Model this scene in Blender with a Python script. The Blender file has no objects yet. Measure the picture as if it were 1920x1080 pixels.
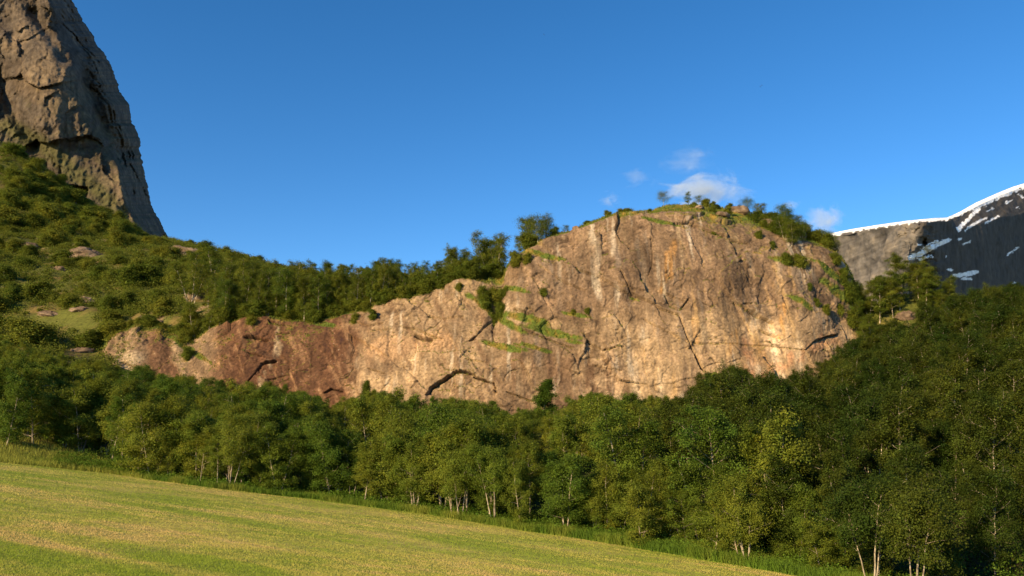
import bpy, math, random
import numpy as np
from mathutils import Vector, Matrix

R = math.radians
# ------------------------------------------------------------------ camera, sky, sun, exposure
scene = bpy.context.scene
COL = scene.collection
F = 1507.0                       # focal length in photo pixels (1920 wide)
PITCH = math.atan((820 - 540) / F)
CP, SP = math.cos(PITCH), math.sin(PITCH)
cam_d = bpy.data.cameras.new('camera')
cam_d.sensor_width = 36
cam_d.lens = 36 * F / 1920
cam_d.clip_start = 0.5
cam_d.clip_end = 40000
cam = bpy.data.objects.new('camera', cam_d)
COL.objects.link(cam)
cam.location = (0, 0, 0)
cam.rotation_euler = (math.pi / 2 + PITCH, 0, 0)
scene.camera = cam

SUN_EL, SUN_AZ = R(23), R(224)   # azimuth clockwise from +Y: behind the camera, to the left
world = bpy.data.worlds.new('World')
scene.world = world
world.use_nodes = True
wn = world.node_tree
bg = wn.nodes['Background']
sky = wn.nodes.new('ShaderNodeTexSky')
sky.sky_type = 'NISHITA'
sky.sun_disc = False
sky.sun_elevation = SUN_EL
sky.sun_rotation = SUN_AZ
sky.air_density = 0.7
sky.dust_density = 0.0
sky.ozone_density = 2.0
sat = wn.nodes.new('ShaderNodeHueSaturation')        # the phone's saturated colour rendering of the clear sky
sat.inputs['Saturation'].default_value = 1.3
wn.links.new(sky.outputs['Color'], sat.inputs['Color'])
wn.links.new(sat.outputs['Color'], bg.inputs['Color'])
bg.inputs['Strength'].default_value = 0.110
sun_d = bpy.data.lights.new('sun', 'SUN')
sun_d.energy = 5.0
sun_d.angle = R(0.5)
sun_d.color = (1.0, 0.74, 0.40)
sun = bpy.data.objects.new('sun', sun_d)
COL.objects.link(sun)
SUNV = Vector((math.sin(SUN_AZ) * math.cos(SUN_EL), math.cos(SUN_AZ) * math.cos(SUN_EL), math.sin(SUN_EL)))
sun.rotation_euler = SUNV.to_track_quat('Z', 'Y').to_euler()
scene.view_settings.view_transform = 'Standard'
scene.view_settings.look = 'None'
scene.view_settings.exposure = 0.85
scene.view_settings.gamma = 1.0
scene.cycles.max_bounces = 6
scene.cycles.transparent_max_bounces = 8
scene.cycles.volume_bounces = 1
scene.cycles.sample_clamp_indirect = 3.0
scene.cycles.sample_clamp_direct = 8.0

# ------------------------------------------------------------------ helpers
def at(px, py, Y):
    """world point seen at photo pixel (px,py) whose distance ahead is Y"""
    px, py, Y = np.broadcast_arrays(np.asarray(px, float), np.asarray(py, float), np.asarray(Y, float))
    u = (px - 960) / F
    v = (540 - py) / F
    den = CP - v * SP
    return np.stack([u / den * Y, Y, (SP + v * CP) / den * Y], -1)

def pix(p):
    p = np.asarray(p, float)
    f = p[..., 1] * CP + p[..., 2] * SP
    up = -p[..., 1] * SP + p[..., 2] * CP
    return 960 + F * p[..., 0] / f, 540 - F * up / f

def _h(i, j, k, s):
    h = (i * 374761393 + j * 668265263 + k * 2147483647 + s * 974634731) & 0xffffffff
    h = ((h ^ (h >> 13)) * 1274126177) & 0xffffffff
    h = ((h ^ (h >> 16)) * 2246822519) & 0xffffffff
    return h ^ (h >> 15)

def pnoise(x, y, z=0.0, seed=0):
    x, y, z = np.broadcast_arrays(np.asarray(x, float), np.asarray(y, float), np.asarray(z, float))
    xi, yi, zi = np.floor(x).astype(np.int64), np.floor(y).astype(np.int64), np.floor(z).astype(np.int64)
    xf, yf, zf = x - xi, y - yi, z - zi
    sx, sy, sz = [t * t * t * (t * (t * 6 - 15) + 10) for t in (xf, yf, zf)]
    def g(a, b, c):
        h = _h(xi + a, yi + b, zi + c, seed)
        gx = ((h & 255) / 127.5 - 1); gy = (((h >> 8) & 255) / 127.5 - 1); gz = (((h >> 16) & 255) / 127.5 - 1)
        return gx * (xf - a) + gy * (yf - b) + gz * (zf - c)
    l = lambda a, b, t: a + (b - a) * t
    return l(l(l(g(0,0,0), g(1,0,0), sx), l(g(0,1,0), g(1,1,0), sx), sy),
             l(l(g(0,0,1), g(1,0,1), sx), l(g(0,1,1), g(1,1,1), sx), sy), sz) * 1.1

def fbm(x, y, z=0.0, octs=5, seed=0, gain=.5):
    s = 0; a = 1.0; f = 1.0
    for o in range(octs):
        s = s + a * pnoise(x * f, y * f, z * f, seed + o * 17)
        a *= gain; f *= 2.03
    return s

def ridged(x, y, z=0.0, octs=4, seed=0):
    s = 0; a = 1.0; f = 1.0
    for o in range(octs):
        s = s + a * (1 - 2.2 * np.abs(pnoise(x * f, y * f, z * f, seed + o * 13)))
        a *= .5; f *= 2.1
    return s

def cells(x, y, seed=0):
    """angular plates: random values of the nearest cell, offset from its middle, nearness to its border"""
    xi, yi = np.floor(x).astype(np.int64), np.floor(y).astype(np.int64)
    d1 = np.full(np.shape(x), 9.); d2 = d1.copy()
    r = [np.zeros(np.shape(x)) for _ in range(3)]; ox = np.zeros(np.shape(x)); oy = ox.copy()
    for a in (-1, 0, 1):
        for b in (-1, 0, 1):
            h = _h(xi + a, yi + b, 0 * xi, seed)
            cx = xi + a + .5 + ((h & 1023) / 1023 - .5) * .95; cy = yi + b + .5 + (((h >> 10) & 1023) / 1023 - .5) * .95
            dd = np.hypot(x - cx, y - cy)
            near = dd < d1
            d2 = np.where(near, d1, np.minimum(d2, dd))
            d1 = np.where(near, dd, d1)
            h2 = _h(xi + a, yi + b, 0 * xi + 7, seed)
            for k in range(3): r[k] = np.where(near, ((h2 >> (10 * k)) & 1023) / 511.5 - 1, r[k])
            ox = np.where(near, x - cx, ox); oy = np.where(near, y - cy, oy)
    return r, ox, oy, d2 - d1

def plates(x, y, seed, amp, tilt):
    (r0, r1, r2), ox, oy, e = cells(x, y, seed)
    return amp * r0 + tilt * (r1 * ox + r2 * oy), e

def sstep(a, b, x):
    t = np.clip((x - a) / (b - a), 0, 1)
    return t * t * (3 - 2 * t)

def mixc(c, d, t):
    t = np.asarray(t)[..., None]
    return c * (1 - t) + np.asarray(d) * t

def dist_poly(x, y, pts):
    d = np.full(np.shape(x), 1e9)
    side = np.zeros(np.shape(x))
    for (x0, y0), (x1, y1) in zip(pts[:-1], pts[1:]):
        dx, dy = x1 - x0, y1 - y0
        t = np.clip(((x - x0) * dx + (y - y0) * dy) / (dx * dx + dy * dy + 1e-9), 0, 1)
        dd = np.hypot(x - x0 - t * dx, y - y0 - t * dy)
        d = np.minimum(d, dd)
    return d

def mesh_np(name, verts, faces, col=None, smooth=True):
    """faces: (n,k) int array, k = 3 or 4"""
    me = bpy.data.meshes.new(name)
    verts = np.asarray(verts, np.float32); faces = np.asarray(faces, np.int32)
    n, k = faces.shape
    me.vertices.add(len(verts)); me.vertices.foreach_set('co', verts.ravel())
    me.loops.add(n * k); me.loops.foreach_set('vertex_index', faces.ravel())
    me.polygons.add(n)
    me.polygons.foreach_set('loop_start', np.arange(0, n * k, k, dtype=np.int32))
    me.polygons.foreach_set('loop_total', np.full(n, k, np.int32))
    if smooth:
        me.polygons.foreach_set('use_smooth', np.ones(n, bool))
    if col is not None:
        a = me.color_attributes.new('Col', 'FLOAT_COLOR', 'POINT')
        c = np.ones((len(verts), 4), np.float32); c[:, :3] = col
        a.data.foreach_set('color', c.ravel())
    me.update(calc_edges=True)
    return me

def grid_faces(nr, nc):
    i = np.arange(nr * nc).reshape(nr, nc)
    return np.stack([i[:-1, :-1], i[:-1, 1:], i[1:, 1:], i[1:, :-1]], -1).reshape(-1, 4)

def link(name, me, mat=None, parent=None):
    o = bpy.data.objects.new(name, me)
    COL.objects.link(o)
    if mat and me: 
        if not me.materials: me.materials.append(mat)
    if parent: o.parent = parent
    return o

def tag(o, label=None, cat=None, group=None, kind=None):
    if label: o['label'] = label
    if cat: o['category'] = cat
    if group: o['group'] = group
    if kind: o['kind'] = kind
    return o

# ------------------------------------------------------------------ materials
def new_mat(name):
    m = bpy.data.materials.new(name); m.use_nodes = True
    nt = m.node_tree
    return m, nt, nt.nodes['Principled BSDF']

def rock_mat(name, fine, bump, rough=.92, contrast=.5):
    m, nt, b = new_mat(name)
    at_ = nt.nodes.new('ShaderNodeAttribute'); at_.attribute_name = 'Col'
    tc = nt.nodes.new('ShaderNodeTexCoord')
    n1 = nt.nodes.new('ShaderNodeTexNoise'); n1.inputs['Scale'].default_value = fine; n1.inputs['Detail'].default_value = 8; n1.inputs['Roughness'].default_value = .65
    nt.links.new(tc.outputs['Object'], n1.inputs['Vector'])
    r = nt.nodes.new('ShaderNodeMapRange'); r.inputs[1].default_value = .3; r.inputs[2].default_value = .7
    r.inputs[3].default_value = 1 - contrast; r.inputs[4].default_value = 1 + contrast
    nt.links.new(n1.outputs['Fac'], r.inputs[0])
    mx = nt.nodes.new('ShaderNodeVectorMath'); mx.operation = 'SCALE'
    nt.links.new(at_.outputs['Color'], mx.inputs[0]); nt.links.new(r.outputs[0], mx.inputs['Scale'])
    nt.links.new(mx.outputs[0], b.inputs['Base Color'])
    b.inputs['Roughness'].default_value = rough
    b.inputs['Specular IOR Level'].default_value = .15
    bp = nt.nodes.new('ShaderNodeBump'); bp.inputs['Strength'].default_value = .8; bp.inputs['Distance'].default_value = bump
    nt.links.new(n1.outputs['Fac'], bp.inputs['Height']); nt.links.new(bp.outputs[0], b.inputs['Normal'])
    return m

def leaf_mat(name, c1, c2, trans=.3):
    """leaf colour varies from tree to tree between c1 and c2"""
    m, nt, b = new_mat(name)
    out = nt.nodes['Material Output']
    at_ = nt.nodes.new('ShaderNodeAttribute'); at_.attribute_name = 'Col'
    oi = nt.nodes.new('ShaderNodeObjectInfo')
    mx = nt.nodes.new('ShaderNodeMix'); mx.data_type = 'RGBA'
    mx.inputs[6].default_value = (*c1, 1); mx.inputs[7].default_value = (*c2, 1)
    nt.links.new(oi.outputs['Random'], mx.inputs[0])
    mu = nt.nodes.new('ShaderNodeMix'); mu.data_type = 'RGBA'; mu.blend_type = 'MULTIPLY'; mu.inputs[0].default_value = 1
    nt.links.new(mx.outputs[2], mu.inputs[6]); nt.links.new(at_.outputs['Color'], mu.inputs[7])
    nt.links.new(mu.outputs[2], b.inputs['Base Color'])
    b.inputs['Roughness'].default_value = .6
    b.inputs['Specular IOR Level'].default_value = .08
    tr = nt.nodes.new('ShaderNodeBsdfTranslucent')
    nt.links.new(mu.outputs[2], tr.inputs['Color'])
    ms = nt.nodes.new('ShaderNodeMixShader'); ms.inputs[0].default_value = trans
    nt.links.new(b.outputs[0], ms.inputs[1]); nt.links.new(tr.outputs[0], ms.inputs[2])
    nt.links.new(ms.outputs[0], out.inputs['Surface'])
    return m

def bark_mat(name, c1, c2, scale=6):
    m, nt, b = new_mat(name)
    tc = nt.nodes.new('ShaderNodeTexCoord')
    mp = nt.nodes.new('ShaderNodeMapping'); mp.inputs['Scale'].default_value = (1, 1, .35)
    n = nt.nodes.new('ShaderNodeTexNoise'); n.inputs['Scale'].default_value = scale; n.inputs['Detail'].default_value = 4
    cr = nt.nodes.new('ShaderNodeValToRGB')
    cr.color_ramp.elements[0].position = .38; cr.color_ramp.elements[0].color = (*c1, 1)
    cr.color_ramp.elements[1].position = .6; cr.color_ramp.elements[1].color = (*c2, 1)
    nt.links.new(tc.outputs['Object'], mp.inputs[0]); nt.links.new(mp.outputs[0], n.inputs['Vector'])
    nt.links.new(n.outputs['Fac'], cr.inputs[0]); nt.links.new(cr.outputs[0], b.inputs['Base Color'])
    b.inputs['Roughness'].default_value = .85
    return m

M_CLIFF = rock_mat('cliff_rock', 2.2, .22, contrast=.42)
M_OUT = rock_mat('outcrop_rock', 1.6, .3, contrast=.45)
M_MOUNT = rock_mat('mountain_rock', .13, 3.5, contrast=.5)
M_FAR = rock_mat('far_mountain_rock', .02, 10.0, contrast=.35)
M_GROUND = rock_mat('turf_and_soil', 1.5, .12, contrast=.45)
M_GRASS = leaf_mat('grass_blades', (1, 1, 1), (1, 1, 1), .25)
M_ALDER = leaf_mat('alder_leaves', (.095, .160, .020), (.200, .228, .028), .45)
M_BIRCH = leaf_mat('birch_leaves', (.095, .142, .018), (.168, .188, .024), .45)
M_DARK = leaf_mat('dimmed_birch_leaves', (.036, .068, .010), (.088, .108, .014), .40)  # shade on the right slope painted in as darker leaf colour
M_SHRUB = leaf_mat('shrub_leaves', (.105, .145, .018), (.195, .205, .026), .45)
M_ABARK = bark_mat('alder_bark', (.16, .13, .09), (.42, .36, .27))
M_BBARK = bark_mat('birch_bark', (.12, .09, .06), (.55, .47, .36))
M_DEAD = bark_mat('bare_wood', (.24, .18, .12), (.50, .41, .30))

# ------------------------------------------------------------------ terrain
FA, FB, FZ = -.109, -.0516, -4.0
def field_z(x, y):
    return FZ + FA * np.clip(x, -140, 90) + FB * np.clip(y, -80, 160)

def on_field(px, py):
    u = (np.asarray(px, float) - 960) / F; v = (540 - np.asarray(py, float)) / F
    dx, dy, dz = u, CP - v * SP, SP + v * CP
    t = FZ / (dz - FA * dx - FB * dy)
    return np.stack([dx * t, dy * t, dz * t], -1)

EDGE_PX = [(-500, 872), (-200, 868), (0, 870), (100, 872), (200, 884), (300, 902), (400, 916), (500, 927), (600, 938), (700, 952),
           (800, 965), (900, 982), (1000, 998), (1100, 1013), (1200, 1030), (1300, 1047), (1400, 1064), (1500, 1082), (1700, 1130), (1950, 1205)]
EDGE = on_field(*np.array(EDGE_PX, float).T)
for k_, Yk_ in ((0, 92), (1, 87), (2, 86), (3, 87.5), (4, 88.5)):                         # the meadow runs on out of the frame at the left
    A_ = EDGE[k_, 0] / EDGE[k_, 1]
    EDGE[k_] = (A_ * Yk_, Yk_, field_z(A_ * Yk_, Yk_))
EDGE_A = EDGE[:, 0] / EDGE[:, 1]

def edge_y(x, y):
    """distance ahead of the meadow's far edge along the bearing of (x,y)"""
    A = x / np.maximum(y, 1.0)
    return np.interp(A, EDGE_A, EDGE[:, 1])

class TPS:
    def __init__(self, pts, lam=1e-3):
        P = at(*np.array(pts, float).T)
        self.c = P[:, :2] / 100
        n = len(P)
        K = self.k(self.c, self.c) + lam * np.eye(n)
        A = np.zeros((n + 3, n + 3)); A[:n, :n] = K; A[:n, n] = 1; A[:n, n+1:] = self.c
        A[n, :n] = 1; A[n+1:, :n] = self.c.T
        self.w = np.linalg.solve(A, np.concatenate([P[:, 2], np.zeros(3)]))
    def k(self, a, b):
        d2 = ((a[:, None] - b[None]) ** 2).sum(-1) + 1e-9
        return .5 * d2 * np.log(d2)
    def __call__(self, x, y):
        q = np.stack([np.ravel(x), np.ravel(y)], -1) / 100
        n = len(self.c)
        o = np.empty(len(q))
        for i in range(0, len(q), 40000):
            s = q[i:i+40000]
            o[i:i+40000] = self.k(s, self.c) @ self.w[:n] + self.w[n] + s @ self.w[n+1:]
        return o.reshape(np.shape(x))

LOWER = TPS([(-200, 832, 92), (0, 838, 90), (100, 846, 96), (200, 866, 103), (300, 890, 102), (-300, 850, 105), (-300, 740, 140), (0, 810, 110), (0, 745, 140), (0, 680, 155), (200, 850, 105), (200, 800, 120), (200, 745, 150),
             (400, 890, 95), (400, 835, 115), (400, 785, 150), (600, 905, 92), (600, 845, 110), (600, 785, 150), (850, 930, 85), (850, 870, 104),
             (850, 790, 147), (1100, 950, 75), (1100, 870, 100), (1100, 790, 145), (1300, 950, 73), (1300, 860, 100), (1300, 785, 140),
             (1450, 930, 76), (1450, 835, 105), (1450, 750, 145), (1550, 785, 115), (1600, 690, 152), (1680, 650, 150), (1760, 655, 146), (1700, 760, 112), (1700, 900, 80),
             (1600, 985, 66), (1750, 1060, 54), (1920, 620, 140), (1920, 760, 95), (1920, 950, 62), (1920, 1080, 50), (2250, 900, 55), (2250, 680, 95), (2250, 600, 160)])
UPPER = TPS([(-600, 500, 230), (-300, 540, 220), (-300, 350, 400), (0, 565, 215), (0, 645, 165), (100, 635, 170), (200, 622, 176), (0, 480, 270), (100, 475, 285), (200, 475, 300),
             (0, 400, 335), (0, 285, 430), (150, 390, 410), (250, 468, 395), (320, 474, 380), (420, 480, 335), (500, 508, 290), (600, 535, 250), (700, 545, 225),
             (300, 560, 215), (450, 580, 195), (600, 575, 188), (750, 552, 188), (850, 530, 186), (900, 526, 190),
             (320, 500, 480), (600, 585, 380), (0, 330, 600), (150, 460, 560),
             (1625, 590, 172), (1640, 575, 170), (1700, 562, 172), (1760, 566, 176), (1790, 580, 180), (1830, 650, 190), (1920, 680, 205), (2250, 660, 210),
             (1300, 600, 235), (1100, 600, 245), (1500, 600, 225), (1300, 700, 380), (1700, 650, 330), (2000, 650, 380)])
CL_PX = np.array([-300, 0, 150, 300, 450, 600, 750, 900, 1050, 1200, 1350, 1500, 1600, 1660, 1720, 1800, 1950])
CL_Y = np.array([168, 168, 168, 166, 163, 160, 157, 155, 153, 152, 151, 153, 159, 157, 152, 152, 165.])
CL_A = (CL_PX - 960) / F * CP
CL_W = np.array([60, 45, 22, 10, 9, 8, 8, 8, 8, 8, 8, 8, 8, 11, 16, 22, 60.])

CL_OFF = np.array([3, 3, 5, 8, 10, 11, 11, 10, 6, 3, 3, 3, 3, 3, 3, 3, 3.])

def ground_z(x, y, noise=True):
    x = np.asarray(x, float); y = np.asarray(y, float)
    zf = field_z(x, y)
    A = x / np.maximum(y, 1.0)
    d = y - edge_y(x, y)
    lo = LOWER(np.clip(x, -220, 200), np.clip(y, 20, 260))
    up = UPPER(np.clip(x, -420, 300), np.clip(y, 120, 600))
    lo = np.clip(lo, -30, 60); up = np.clip(up, -20, 190)
    yc = np.interp(A, CL_A, CL_Y); w = np.interp(A, CL_A, CL_W)
    S = sstep(0, 1, (y - yc - np.interp(A, CL_A, CL_OFF)) / w)
    base = lo + (up - lo) * S
    z = zf + (base - zf) * sstep(0, 14, d)
    left = sstep(-.40, -.52, A)                       # raised grass bank at the far left of the meadow
    z = z + .45 * left * sstep(.5, 9, d) * (1 - sstep(16, 34, d))
    out = np.where(y < 8, 0, 1) 
    z = np.where(y < 8, zf, z)
    far = sstep(650, 1200, np.hypot(x, y))
    z = z * (1 - far) + (-5) * far
    if noise:
        am = sstep(3, 25, d) * np.where(y < 8, 0, 1)
        hill = sstep(8, 30, y - yc)
        z = z + am * (.25 * fbm(x / 4, y / 4, 0, 3, 5) + hill * (3.2 * fbm(x / 32, y / 32, 0, 3, 9) + 1.1 * ridged(x / 13, y / 13, 0, 3, 3)))
        z = z + (1 - am) * .05 * fbm(x / 3, y / 3, 0, 2, 8)
    return z

def hit(px, py, y0=12, y1=620):
    """the ground point seen at a photo pixel"""
    Ys = np.arange(y0, y1, .7)
    P = at(px, py, Ys)
    g = ground_z(P[:, 0], P[:, 1])
    k = np.argmax(g > P[:, 2])
    if g[k] <= P[k, 2]: k = len(Ys) - 1
    return np.array([P[k, 0], P[k, 1], g[k]])

def axis(lo, hi, step, far, growth=1.09):
    a = list(np.arange(lo, hi + 1e-6, step))
    s = step; b = []
    x = hi
    while x < far: s *= growth; x += s; b.append(x)
    s = step; c = []
    x = lo
    while x > -far: s *= growth; x -= s; c.append(x)
    return np.array(c[::-1] + a + b)

gx = axis(-190, 150, 1.0, 6000); gy = axis(0, 300, 1.0, 6000)
X, Yg = np.meshgrid(gx, gy)
Z = ground_z(X, Yg)
d = Yg - edge_y(X, Yg)
yc = np.interp(X / np.maximum(Yg, 1), CL_A, CL_Y)
fn = fbm(X / 9, Yg / 9, 0, 4, 21)
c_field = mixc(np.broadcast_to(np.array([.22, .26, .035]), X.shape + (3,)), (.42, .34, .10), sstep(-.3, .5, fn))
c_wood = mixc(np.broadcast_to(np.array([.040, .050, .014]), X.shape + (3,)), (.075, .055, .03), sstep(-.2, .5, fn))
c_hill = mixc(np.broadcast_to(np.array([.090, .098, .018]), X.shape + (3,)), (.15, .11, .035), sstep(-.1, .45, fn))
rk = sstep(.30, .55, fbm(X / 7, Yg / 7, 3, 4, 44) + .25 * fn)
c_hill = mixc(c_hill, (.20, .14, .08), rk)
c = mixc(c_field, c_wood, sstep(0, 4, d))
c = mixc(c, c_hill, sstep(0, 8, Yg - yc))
rs = sstep(.05, .2, X / np.maximum(Yg, 1) - .42) * sstep(6, 20, d)
c = mixc(c, (.16, .11, .06), rs * sstep(.1, .5, fbm(X / 5, Yg / 5, 7, 3, 90)))
c = np.where((Yg < 3)[..., None], c_field, c)
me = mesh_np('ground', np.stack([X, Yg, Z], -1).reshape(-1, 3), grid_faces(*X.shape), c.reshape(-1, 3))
ground = tag(link('meadow_ground', me, M_GROUND), 'sloping mown meadow running up under the trees and hillside', None, kind='structure')

# ------------------------------------------------------------------ the cliff
kx = lambda xs, pts: np.interp(xs, [p[0] for p in pts], [p[1] for p in pts])
NC, NF, NK, NB = 1000, 330, 70, 24
cpx = np.linspace(150, 1700, NC)
def smooth(a, n=9):
    k = np.hanning(n + 2)[1:-1]; k /= k.sum()
    return np.convolve(np.pad(a, n // 2, mode='edge'), k, 'valid')
py_b = kx(cpx, [(150, 745), (300, 775), (600, 818), (1300, 818), (1500, 778), (1600, 735), (1700, 695)])
py_t = kx(cpx, [(150, 715), (180, 690), (193, 668), (204, 640), (222, 626), (236, 630), (256, 614), (275, 622), (300, 616), (318, 630), (332, 626), (342, 632), (350, 640), (362, 632), (420, 607), (460, 593), (520, 600), (580, 610), (620, 602), (660, 590), (700, 576), (740, 565),
                (780, 553), (820, 542), (870, 528), (905, 530), (930, 532), (950, 512), (972, 488), (1000, 470), (1040, 452), (1100, 428), (1150, 416), (1200, 408), (1250, 404), (1300, 414),
                (1350, 430), (1400, 442), (1450, 462), (1480, 455), (1520, 462), (1550, 474), (1575, 492), (1590, 520), (1605, 570), (1630, 610), (1660, 640), (1700, 680)])
py_s = kx(cpx, [(150, 700), (180, 645), (200, 620), (250, 608), (300, 606), (350, 632), (420, 598), (520, 591), (580, 600), (660, 581), (740, 556), (820, 534), (870, 520), (905, 522), (930, 518), (950, 500), (972, 480),
                (1000, 463), (1050, 441), (1100, 424), (1150, 410), (1200, 399), (1240, 394), (1300, 388), (1350, 390), (1400, 402), (1440, 414), (1480, 432), (1520, 448), (1560, 468), (1585, 498), (1605, 545), (1640, 590), (1700, 670)])
py_t, py_s = smooth(py_t, 11), smooth(py_s, 15)
Yb = smooth(np.interp(cpx, CL_PX, CL_Y), 61)
lean = kx(cpx, [(150, 9), (350, 9), (600, 10), (750, 11), (900, 11), (945, 10), (1100, 12), (1300, 13), (1500, 12), (1600, 10), (1700, 8)])
dY = smooth(kx(cpx, [(150, 5), (900, 5), (960, 8), (1100, 13), (1300, 20), (1450, 18), (1600, 8), (1700, 5)]), 31)
drop = smooth(kx(cpx, [(150, 4), (850, 4), (960, 14), (1100, 25), (1600, 25), (1700, 10)]), 31)
t = np.linspace(0, 1, NF)[:, None]
PY = py_b + (py_t - py_b) * t
PX = np.broadcast_to(cpx, PY.shape)
YY = Yb + lean * (.4 * t + .6 * t ** 3)
Pf = at(PX, PY, YY)
g = np.linspace(0, 1, NK + 1)[1:, None]
PY2 = py_t + (py_s - py_t) * np.sin(g * np.pi / 2)
PX2 = np.broadcast_to(cpx, PY2.shape)
Pc = at(PX2, PY2, Yb + lean + dY * g ** 1.15)
h = np.linspace(0, 1, NB + 1)[1:, None]
Ys_ = (Yb + lean + dY)
Yk = Ys_ + 32 * h
Pk = np.stack([Pc[-1, :, 0] / Ys_ * Yk, Yk, Pc[-1, :, 2] - drop * h ** 1.6], -1)
P = np.concatenate([Pf, Pc, Pk], 0)
PXA = np.broadcast_to(cpx, P.shape[:2])
PYA = np.concatenate([PY, PY2, np.broadcast_to(py_s, (NB, NC))], 0)
T = np.concatenate([np.broadcast_to(t, PY.shape), 1 + np.broadcast_to(g, PY2.shape), 2 + np.broadcast_to(h, (NB, NC))], 0)
def normals(P):
    du = np.gradient(P, axis=1); dv = np.gradient(P, axis=0)
    n = np.cross(du, dv)
    return n / (np.linalg.norm(n, axis=-1, keepdims=True) + 1e-9)
N = normals(P)
if N[NF // 2, NC // 2, 1] > 0: N = -N
x, y, z = P[..., 0], P[..., 1], P[..., 2]
wob = .9 * fbm(PXA / 40, PYA / 40, 0, 3, 71) + .9 * fbm(PXA / 9, PYA / 9, 0, 3, 72)
qx, qy = PXA + wob * 1.1, PYA + wob * 1.2
D = 1.25 * fbm(x / 15, z / 17, y / 13, 3, 1)
D += .16 * fbm(x / 4.2, z / 9.5, y / 5, 4, 2)
gate = sstep(-.15, .35, fbm(x / 12, z / 12, y / 12, 2, 19))
w1 = .9 * fbm(x / 4, z / 4, y / 4, 4, 91); w2 = .9 * fbm(x / 4, z / 4, y / 4, 4, 92)
p1, e1 = plates((x + .45 * z + w1) / 8, (z - .35 * x + w2) / 10, 3, .20, 1.05)            # large slabs
p2, e2 = plates((x - .25 * z + .7 * w2) / 2.9, (z + .2 * x + .7 * w1) / 3.6, 13, .07, .34)
p3, e3 = plates((x + .5 * w1) / 1.1, (z + .3 * x + .5 * w2) / 1.0, 14, .05, .16)
D += p1 + p2 * (.45 + .75 * gate) + p3 * (.2 + gate)
D += .10 * fbm(x / 1.1, z / 7, y / 3, 3, 18)                                           # flutes down the face
D += .085 * fbm(x / .6, z / .8, y / .8, 3, 4)
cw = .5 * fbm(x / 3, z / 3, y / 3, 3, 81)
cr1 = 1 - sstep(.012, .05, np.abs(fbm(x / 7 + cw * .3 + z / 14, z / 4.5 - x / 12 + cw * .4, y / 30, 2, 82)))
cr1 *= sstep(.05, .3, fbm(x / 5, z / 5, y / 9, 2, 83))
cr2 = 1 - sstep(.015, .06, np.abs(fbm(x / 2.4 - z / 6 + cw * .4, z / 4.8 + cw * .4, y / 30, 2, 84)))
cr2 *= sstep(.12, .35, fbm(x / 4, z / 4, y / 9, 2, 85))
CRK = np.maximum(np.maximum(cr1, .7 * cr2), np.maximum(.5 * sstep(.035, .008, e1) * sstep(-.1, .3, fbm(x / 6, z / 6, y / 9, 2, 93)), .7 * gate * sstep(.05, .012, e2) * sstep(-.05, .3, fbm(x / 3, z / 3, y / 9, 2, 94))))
D -= .22 * cr1 + .12 * cr2 + .16 * sstep(.28, .55, fbm((x + .35 * z) / 1.5, (z - .35 * x) / .38, y / 3, 3, 141)) * sstep(-.1, .35, fbm(x / 6, z / 6, y / 6, 2, 142))
calm = sstep(1180, 1250, PXA) * sstep(560, 600, PYA) * sstep(1560, 1500, PXA)
D *= 1 - .30 * calm
SLOTS = [([(800, 740), (808, 727), (822, 718), (838, 708), (852, 699), (866, 697), (882, 701), (890, 704)], 3.0, 2.3), ([(889, 707), (905, 712), (927, 719), (928, 735)], 2.4, 1.9),
         ([(778, 629), (795, 634), (810, 636)], 3.6, 2.4), ([(750, 612), (775, 616), (805, 628), (830, 637)], 1.3, 1.0), ([(700, 620), (735, 618)], 1.2, .7),
         ([(458, 632), (480, 632), (502, 637)], 2.3, 1.8), ([(465, 660), (492, 669)], 1.6, 1.2), ([(490, 681), (517, 676)], 2.3, 1.8), ([(463, 718), (478, 702), (492, 681)], 2.2, 1.4),
         ([(505, 602), (533, 607)], 2.0, 1.4), ([(608, 737), (622, 729), (640, 733)], 1.7, 1.0), ([(520, 622), (545, 626)], 1.5, 1.0),
         ([(1080, 501), (1120, 517), (1160, 545), (1195, 557)], 1.5, .9), ([(1164, 513), (1183, 549), (1239, 577), (1275, 589), (1287, 629), (1303, 664)], 1.8, 1.1),
         ([(1303, 664), (1316, 690), (1327, 702), (1335, 726)], 3.2, 2.0), ([(1247, 553), (1259, 573), (1275, 580), (1290, 562)], 1.6, 1.0),
         ([(1207, 597), (1255, 625), (1291, 642), (1327, 644), (1359, 643), (1438, 646), (1478, 652), (1510, 656), (1530, 637), (1573, 625)], 1.0, .55),
         ([(1530, 640), (1548, 632), (1575, 625)], 1.5, .8),
         ([(1378, 565), (1396, 573), (1410, 581), (1426, 593), (1450, 605)], 1.9, 1.3), ([(1395, 568), (1412, 566)], 1.2, .8), ([(1404, 577), (1424, 590)], 2.6, 1.6), ([(1426, 617), (1462, 633)], 1.5, 1.0),
         ([(1112, 684), (1164, 696)], 1.2, .7), ([(1263, 421), (1290, 420), (1319, 430), (1360, 447), (1400, 458)], 1.8, 1.2), ([(874, 674), (907, 679)], 1.2, .8), ([(926, 596), (896, 629), (880, 640)], 1.4, 1.0),
         ([(966, 581), (992, 590)], 1.9, 1.4), ([(930, 560), (922, 620), (925, 640)], 1.6, 1.0), ([(1010, 500), (1060, 530), (1100, 545)], 1.1, .7), ([(1220, 440), (1222, 500), (1215, 520)], 1.0, .6),
         ([(1100, 640), (1130, 655), (1170, 650)], 1.0, .7), ([(980, 620), (1030, 635), (1075, 650)], 1.3, .9), ([(690, 690), (720, 700)], 1.2, .8), ([(655, 600), (690, 612), (720, 606)], 1.2, .8),
         ([(800, 590), (835, 600), (870, 596)], 1.1, .7), ([(230, 680), (255, 690)], 1.3, .8), ([(950, 735), (1000, 752)], 1.4, .9)]
slot_mask = np.zeros(P.shape[:2])
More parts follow.
